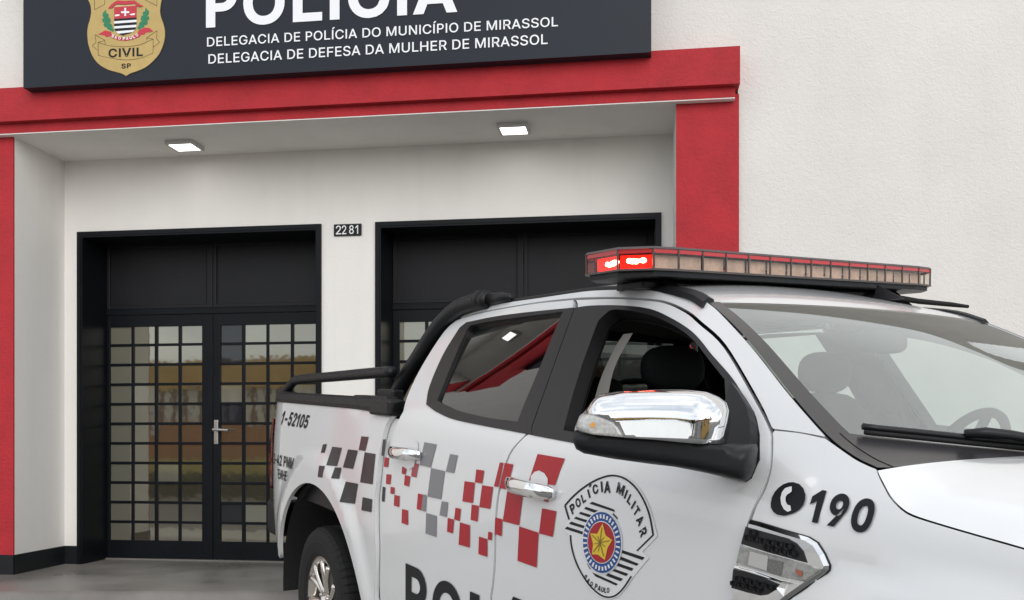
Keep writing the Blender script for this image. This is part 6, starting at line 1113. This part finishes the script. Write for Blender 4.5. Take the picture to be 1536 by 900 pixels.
bm = bmesh.new(); tube(bm, [(.02, HL*.5, -.065), (.10, HL*.66, -.072), (.14, HL*.8, -.088), (.19, HL*.97, -.10), (.22, HL*1.05, -.108)], [.012, .011, .010, .009, .006], 8); obj('cable', bm, M['rubber'], lb, True)
# roof aerial fin
fa = Vector(G['fin']); bm = bmesh.new(); a = [bm.verts.new((fa.x+dx, -fa.y+dy, fa.z-.012)) for dx, dy in ((-.06, -.022), (.05, -.004), (.05, .004), (-.06, .022))]; t = bm.verts.new((fa.x-.065, -fa.y, fa.z+.045))
bm.faces.new(a[::-1]); [bm.faces.new((a[i], a[(i+1) % 4], t)) for i in range(4)]; obj('aerial_fin', bm, M['plastic'], tk)
# --- truck front
for s in (1, -1):
    bm = bmesh.new(); V = [[bm.verts.new((x, -s*y, z)) for z in (.86, .98, 1.075)] for x, y in ((4.05, .90), (4.25, .80), (4.38, .62), (4.46, .40))]
    for a, b in zip(V, V[1:]): [bm.faces.new((a[k], a[k+1], b[k+1], b[k])) for k in range(2)]
    obj('headlight', bm, M['lens_clear'], tk, True)
bm = bmesh.new(); V = [[bm.verts.new((4.47-.05*abs(t)**2, -.42*t, z)) for z in (.78, .92, 1.10)] for t in [-1+.25*i for i in range(9)]]
for a, b in zip(V, V[1:]): [bm.faces.new((a[k], a[k+1], b[k+1], b[k])) for k in range(2)]
gr = obj('grille', bm, M['trim'], tk)
bm = bmesh.new(); [bx(bm, 4.43, 4.485, -.38, .38, z, z+.03, .006) for z in (.84, .94, 1.04)]; obj('grille_bar', bm, M['chrome'], gr)
bm = bmesh.new(); V = [[bm.verts.new((4.56-.42*abs(t)**3, -.90*t, z)) for z in (.42, .60, .78)] for t in [-1+i/8 for i in range(17)]]
for a, b in zip(V, V[1:]): [bm.faces.new((a[k], a[k+1], b[k+1], b[k])) for k in range(2)]
obj('front_bumper', bm, M['paint'], tk, True)
# ------------------------------------------------------------------ across the street (what the panes and the chrome mirror)
def house(name, label, x0, x1, y, parts):
    e = empty(name, (0, 0, -.55)); tag(e, label, 'house')
    for nm, m, dims in parts:
        bm = bmesh.new(); [bx(bm, *d) for d in dims]; obj(nm, bm, M[m], e)
    return e
YB = -10.0
house('ochre_house', 'ochre house with pale gate across the street, mirrored in the door panes', -26, -3, YB, [
 ('wall', 'brick_orange', [(-27, -19.6, YB-6, YB, 0, 3.1), (-16.2, -13.4, YB-6, YB, 0, 2.1), (-19.6, -16.2, YB-.2, YB, 0, 1.7), (-13.4, -9.6, YB-.2, YB, 0, 2.0)]),
 ('fascia', 'ochre', [(-27.2, -9.4, YB-6.2, YB+.1, 3.1, 3.95)]),
 ('gate', 'gate_white', [(-19.5+i*.42, -19.3+i*.42, YB-.1, YB-.05, 1.7, 3.1) for i in range(8)]+[(-16.1+i*.46, -15.85+i*.46, YB-.1, YB-.05, 2.1, 3.1) for i in range(6)]+[(-13.3+i*.42, -13.1+i*.42, YB-.1, YB-.05, 2.0, 3.1) for i in range(9)]),
 ('shutter', 'gate_maroon', [(-19.6, -9.6, YB-.3, YB-.25, 1.5, 3.1)]),
 ('low_wall', 'yellow', [(-27, -9.6, YB+.4, YB+.6, .45, 1.0)])])
house('pale_house', 'low pale house further right across the street, mirrored in the chrome', 2, 14, YB-4, [
 ('wall', 'pale_wall', [(-6, 6, YB-10, YB-5, 0, 3.0)]), ('roof', 'roof_tile', [(-6.4, 6.4, YB-10.4, YB-4.6, 3.0, 3.3), (-5.6, 5.6, YB-9.6, YB-5.4, 3.3, 3.7), (-4.6, 4.6, YB-8.6, YB-6.4, 3.7, 4.1)]), ('window', 'window_dark', [(-4.2, -2.6, YB-5.02, YB-4.98, 1.0, 2.2), (1, 2.6, YB-5.02, YB-4.98, 1.0, 2.2)])])
hg = empty('hedge', (0, 0, -.55)); tag(hg, 'low clipped hedge along the far kerb, mirrored in the lower panes', 'hedge')
bm = bmesh.new(); rnd = random.Random(9)
for _ in range(1900):
    p = Vector((rnd.uniform(-24, -9), YB+2.2+rnd.uniform(-.35, .35), rnd.uniform(.0, .62))); a = Vector((rnd.uniform(-1, 1), rnd.uniform(-1, 1), rnd.uniform(-1, 1))).normalized()*.17; b = a.orthogonal().normalized()*.11
    bm.faces.new([bm.verts.new(p+a), bm.verts.new(p+b), bm.verts.new(p-a), bm.verts.new(p-b)])
obj('foliage', bm, M['leaf_dark'], hg, recalc=False)
house('pale_house', 'low yellow house further right across the street, mirrored in the chrome', 2, 14, YB-4, [
 ('wall', 'ochre', [(3, 12, YB-10, YB-3, 0, 3.0)]), ('roof', 'roof_tile', [(2.6, 12.4, YB-10.4, YB-2.6, 3.0, 3.3), (3.4, 11.6, YB-9.6, YB-3.4, 3.3, 3.7), (4.4, 10.6, YB-8.6, YB-4.4, 3.7, 4.1)]), ('window', 'window_dark', [(4.2, 5.6, YB-3.02, YB-2.98, 1.0, 2.2), (9, 10.6, YB-3.02, YB-2.98, 1.0, 2.2)])])
def tree(loc, h, r, seed, label, leaf):
    rnd = random.Random(seed); e = empty('tree', loc); tag(e, label, 'tree', 'trees across the street')
    bm = bmesh.new(); tube(bm, [(0, 0, -.3), (.05, 0, h*.35), (-.03, .05, h*.6)], [.16, .12, .06], 8)
    for k in range(5): a = k*1.3; tube(bm, [(0, 0, h*.35), (r*.4*math.cos(a), r*.4*math.sin(a), h*.6), (r*.7*math.cos(a), r*.7*math.sin(a), h*.75)], [.06, .04, .02], 6)
    obj('trunk', bm, M['bark'], e)
    bm = bmesh.new(); cl = [(rnd.gauss(0, r*.5), rnd.gauss(0, r*.5), h*.7+rnd.gauss(0, r*.35), r*rnd.uniform(.25, .5)) for _ in range(16)]
    for _ in range(1500):
        c = rnd.choice(cl); d = Vector((rnd.gauss(0, 1), rnd.gauss(0, 1), rnd.gauss(0, .8))).normalized()*c[3]*rnd.uniform(.5, 1.05); p = Vector(c[:3])+d
        a = Vector((rnd.uniform(-1, 1), rnd.uniform(-1, 1), rnd.uniform(-1, 1))).normalized()*.16; b = a.orthogonal().normalized()*.09
        bm.faces.new([bm.verts.new(p+a), bm.verts.new(p+b), bm.verts.new(p-a), bm.verts.new(p-b)])
    obj('crown', bm, M[leaf], e, recalc=False)
tree((-7.6, -15, -.5), 4.6, 1.7, 1, 'broad tree standing between the ochre and the pale house', 'leaf'); tree((-11, -21, -.5), 6.0, 1.7, 2, 'dark tree rising behind the ochre house', 'leaf_dark')
tree((10, -26, -.5), 7.0, 2.4, 3, 'tall tree behind the pale house', 'leaf_dark'); tree((19, -18, -.5), 5.5, 2.2, 4, 'leafy tree right of the pale house', 'leaf')
for x, y, h, lab in ((-1.5, -7.6, 6.5, 'slender grey street pole before the ochre house'), (6.5, -8.2, 7.5, 'taller grey street pole with lamp arm before the pale house')):
    e = empty('street_pole', (x, y, -.55)); tag(e, lab, 'street pole', 'street poles across the road')
    bm = bmesh.new(); tube(bm, [(0, 0, 0), (0, 0, h)], [.09, .06], 10); obj('pole', bm, M['pole'], e)
    bm = bmesh.new(); tube(bm, [(0, 0, h-.1), (0, .7, h+.2), (0, 1.3, h+.22)], .03, 8); bx(bm, -.1, .1, 1.2, 1.6, h+.16, h+.28); obj('lamp_arm', bm, M['pole'], e)
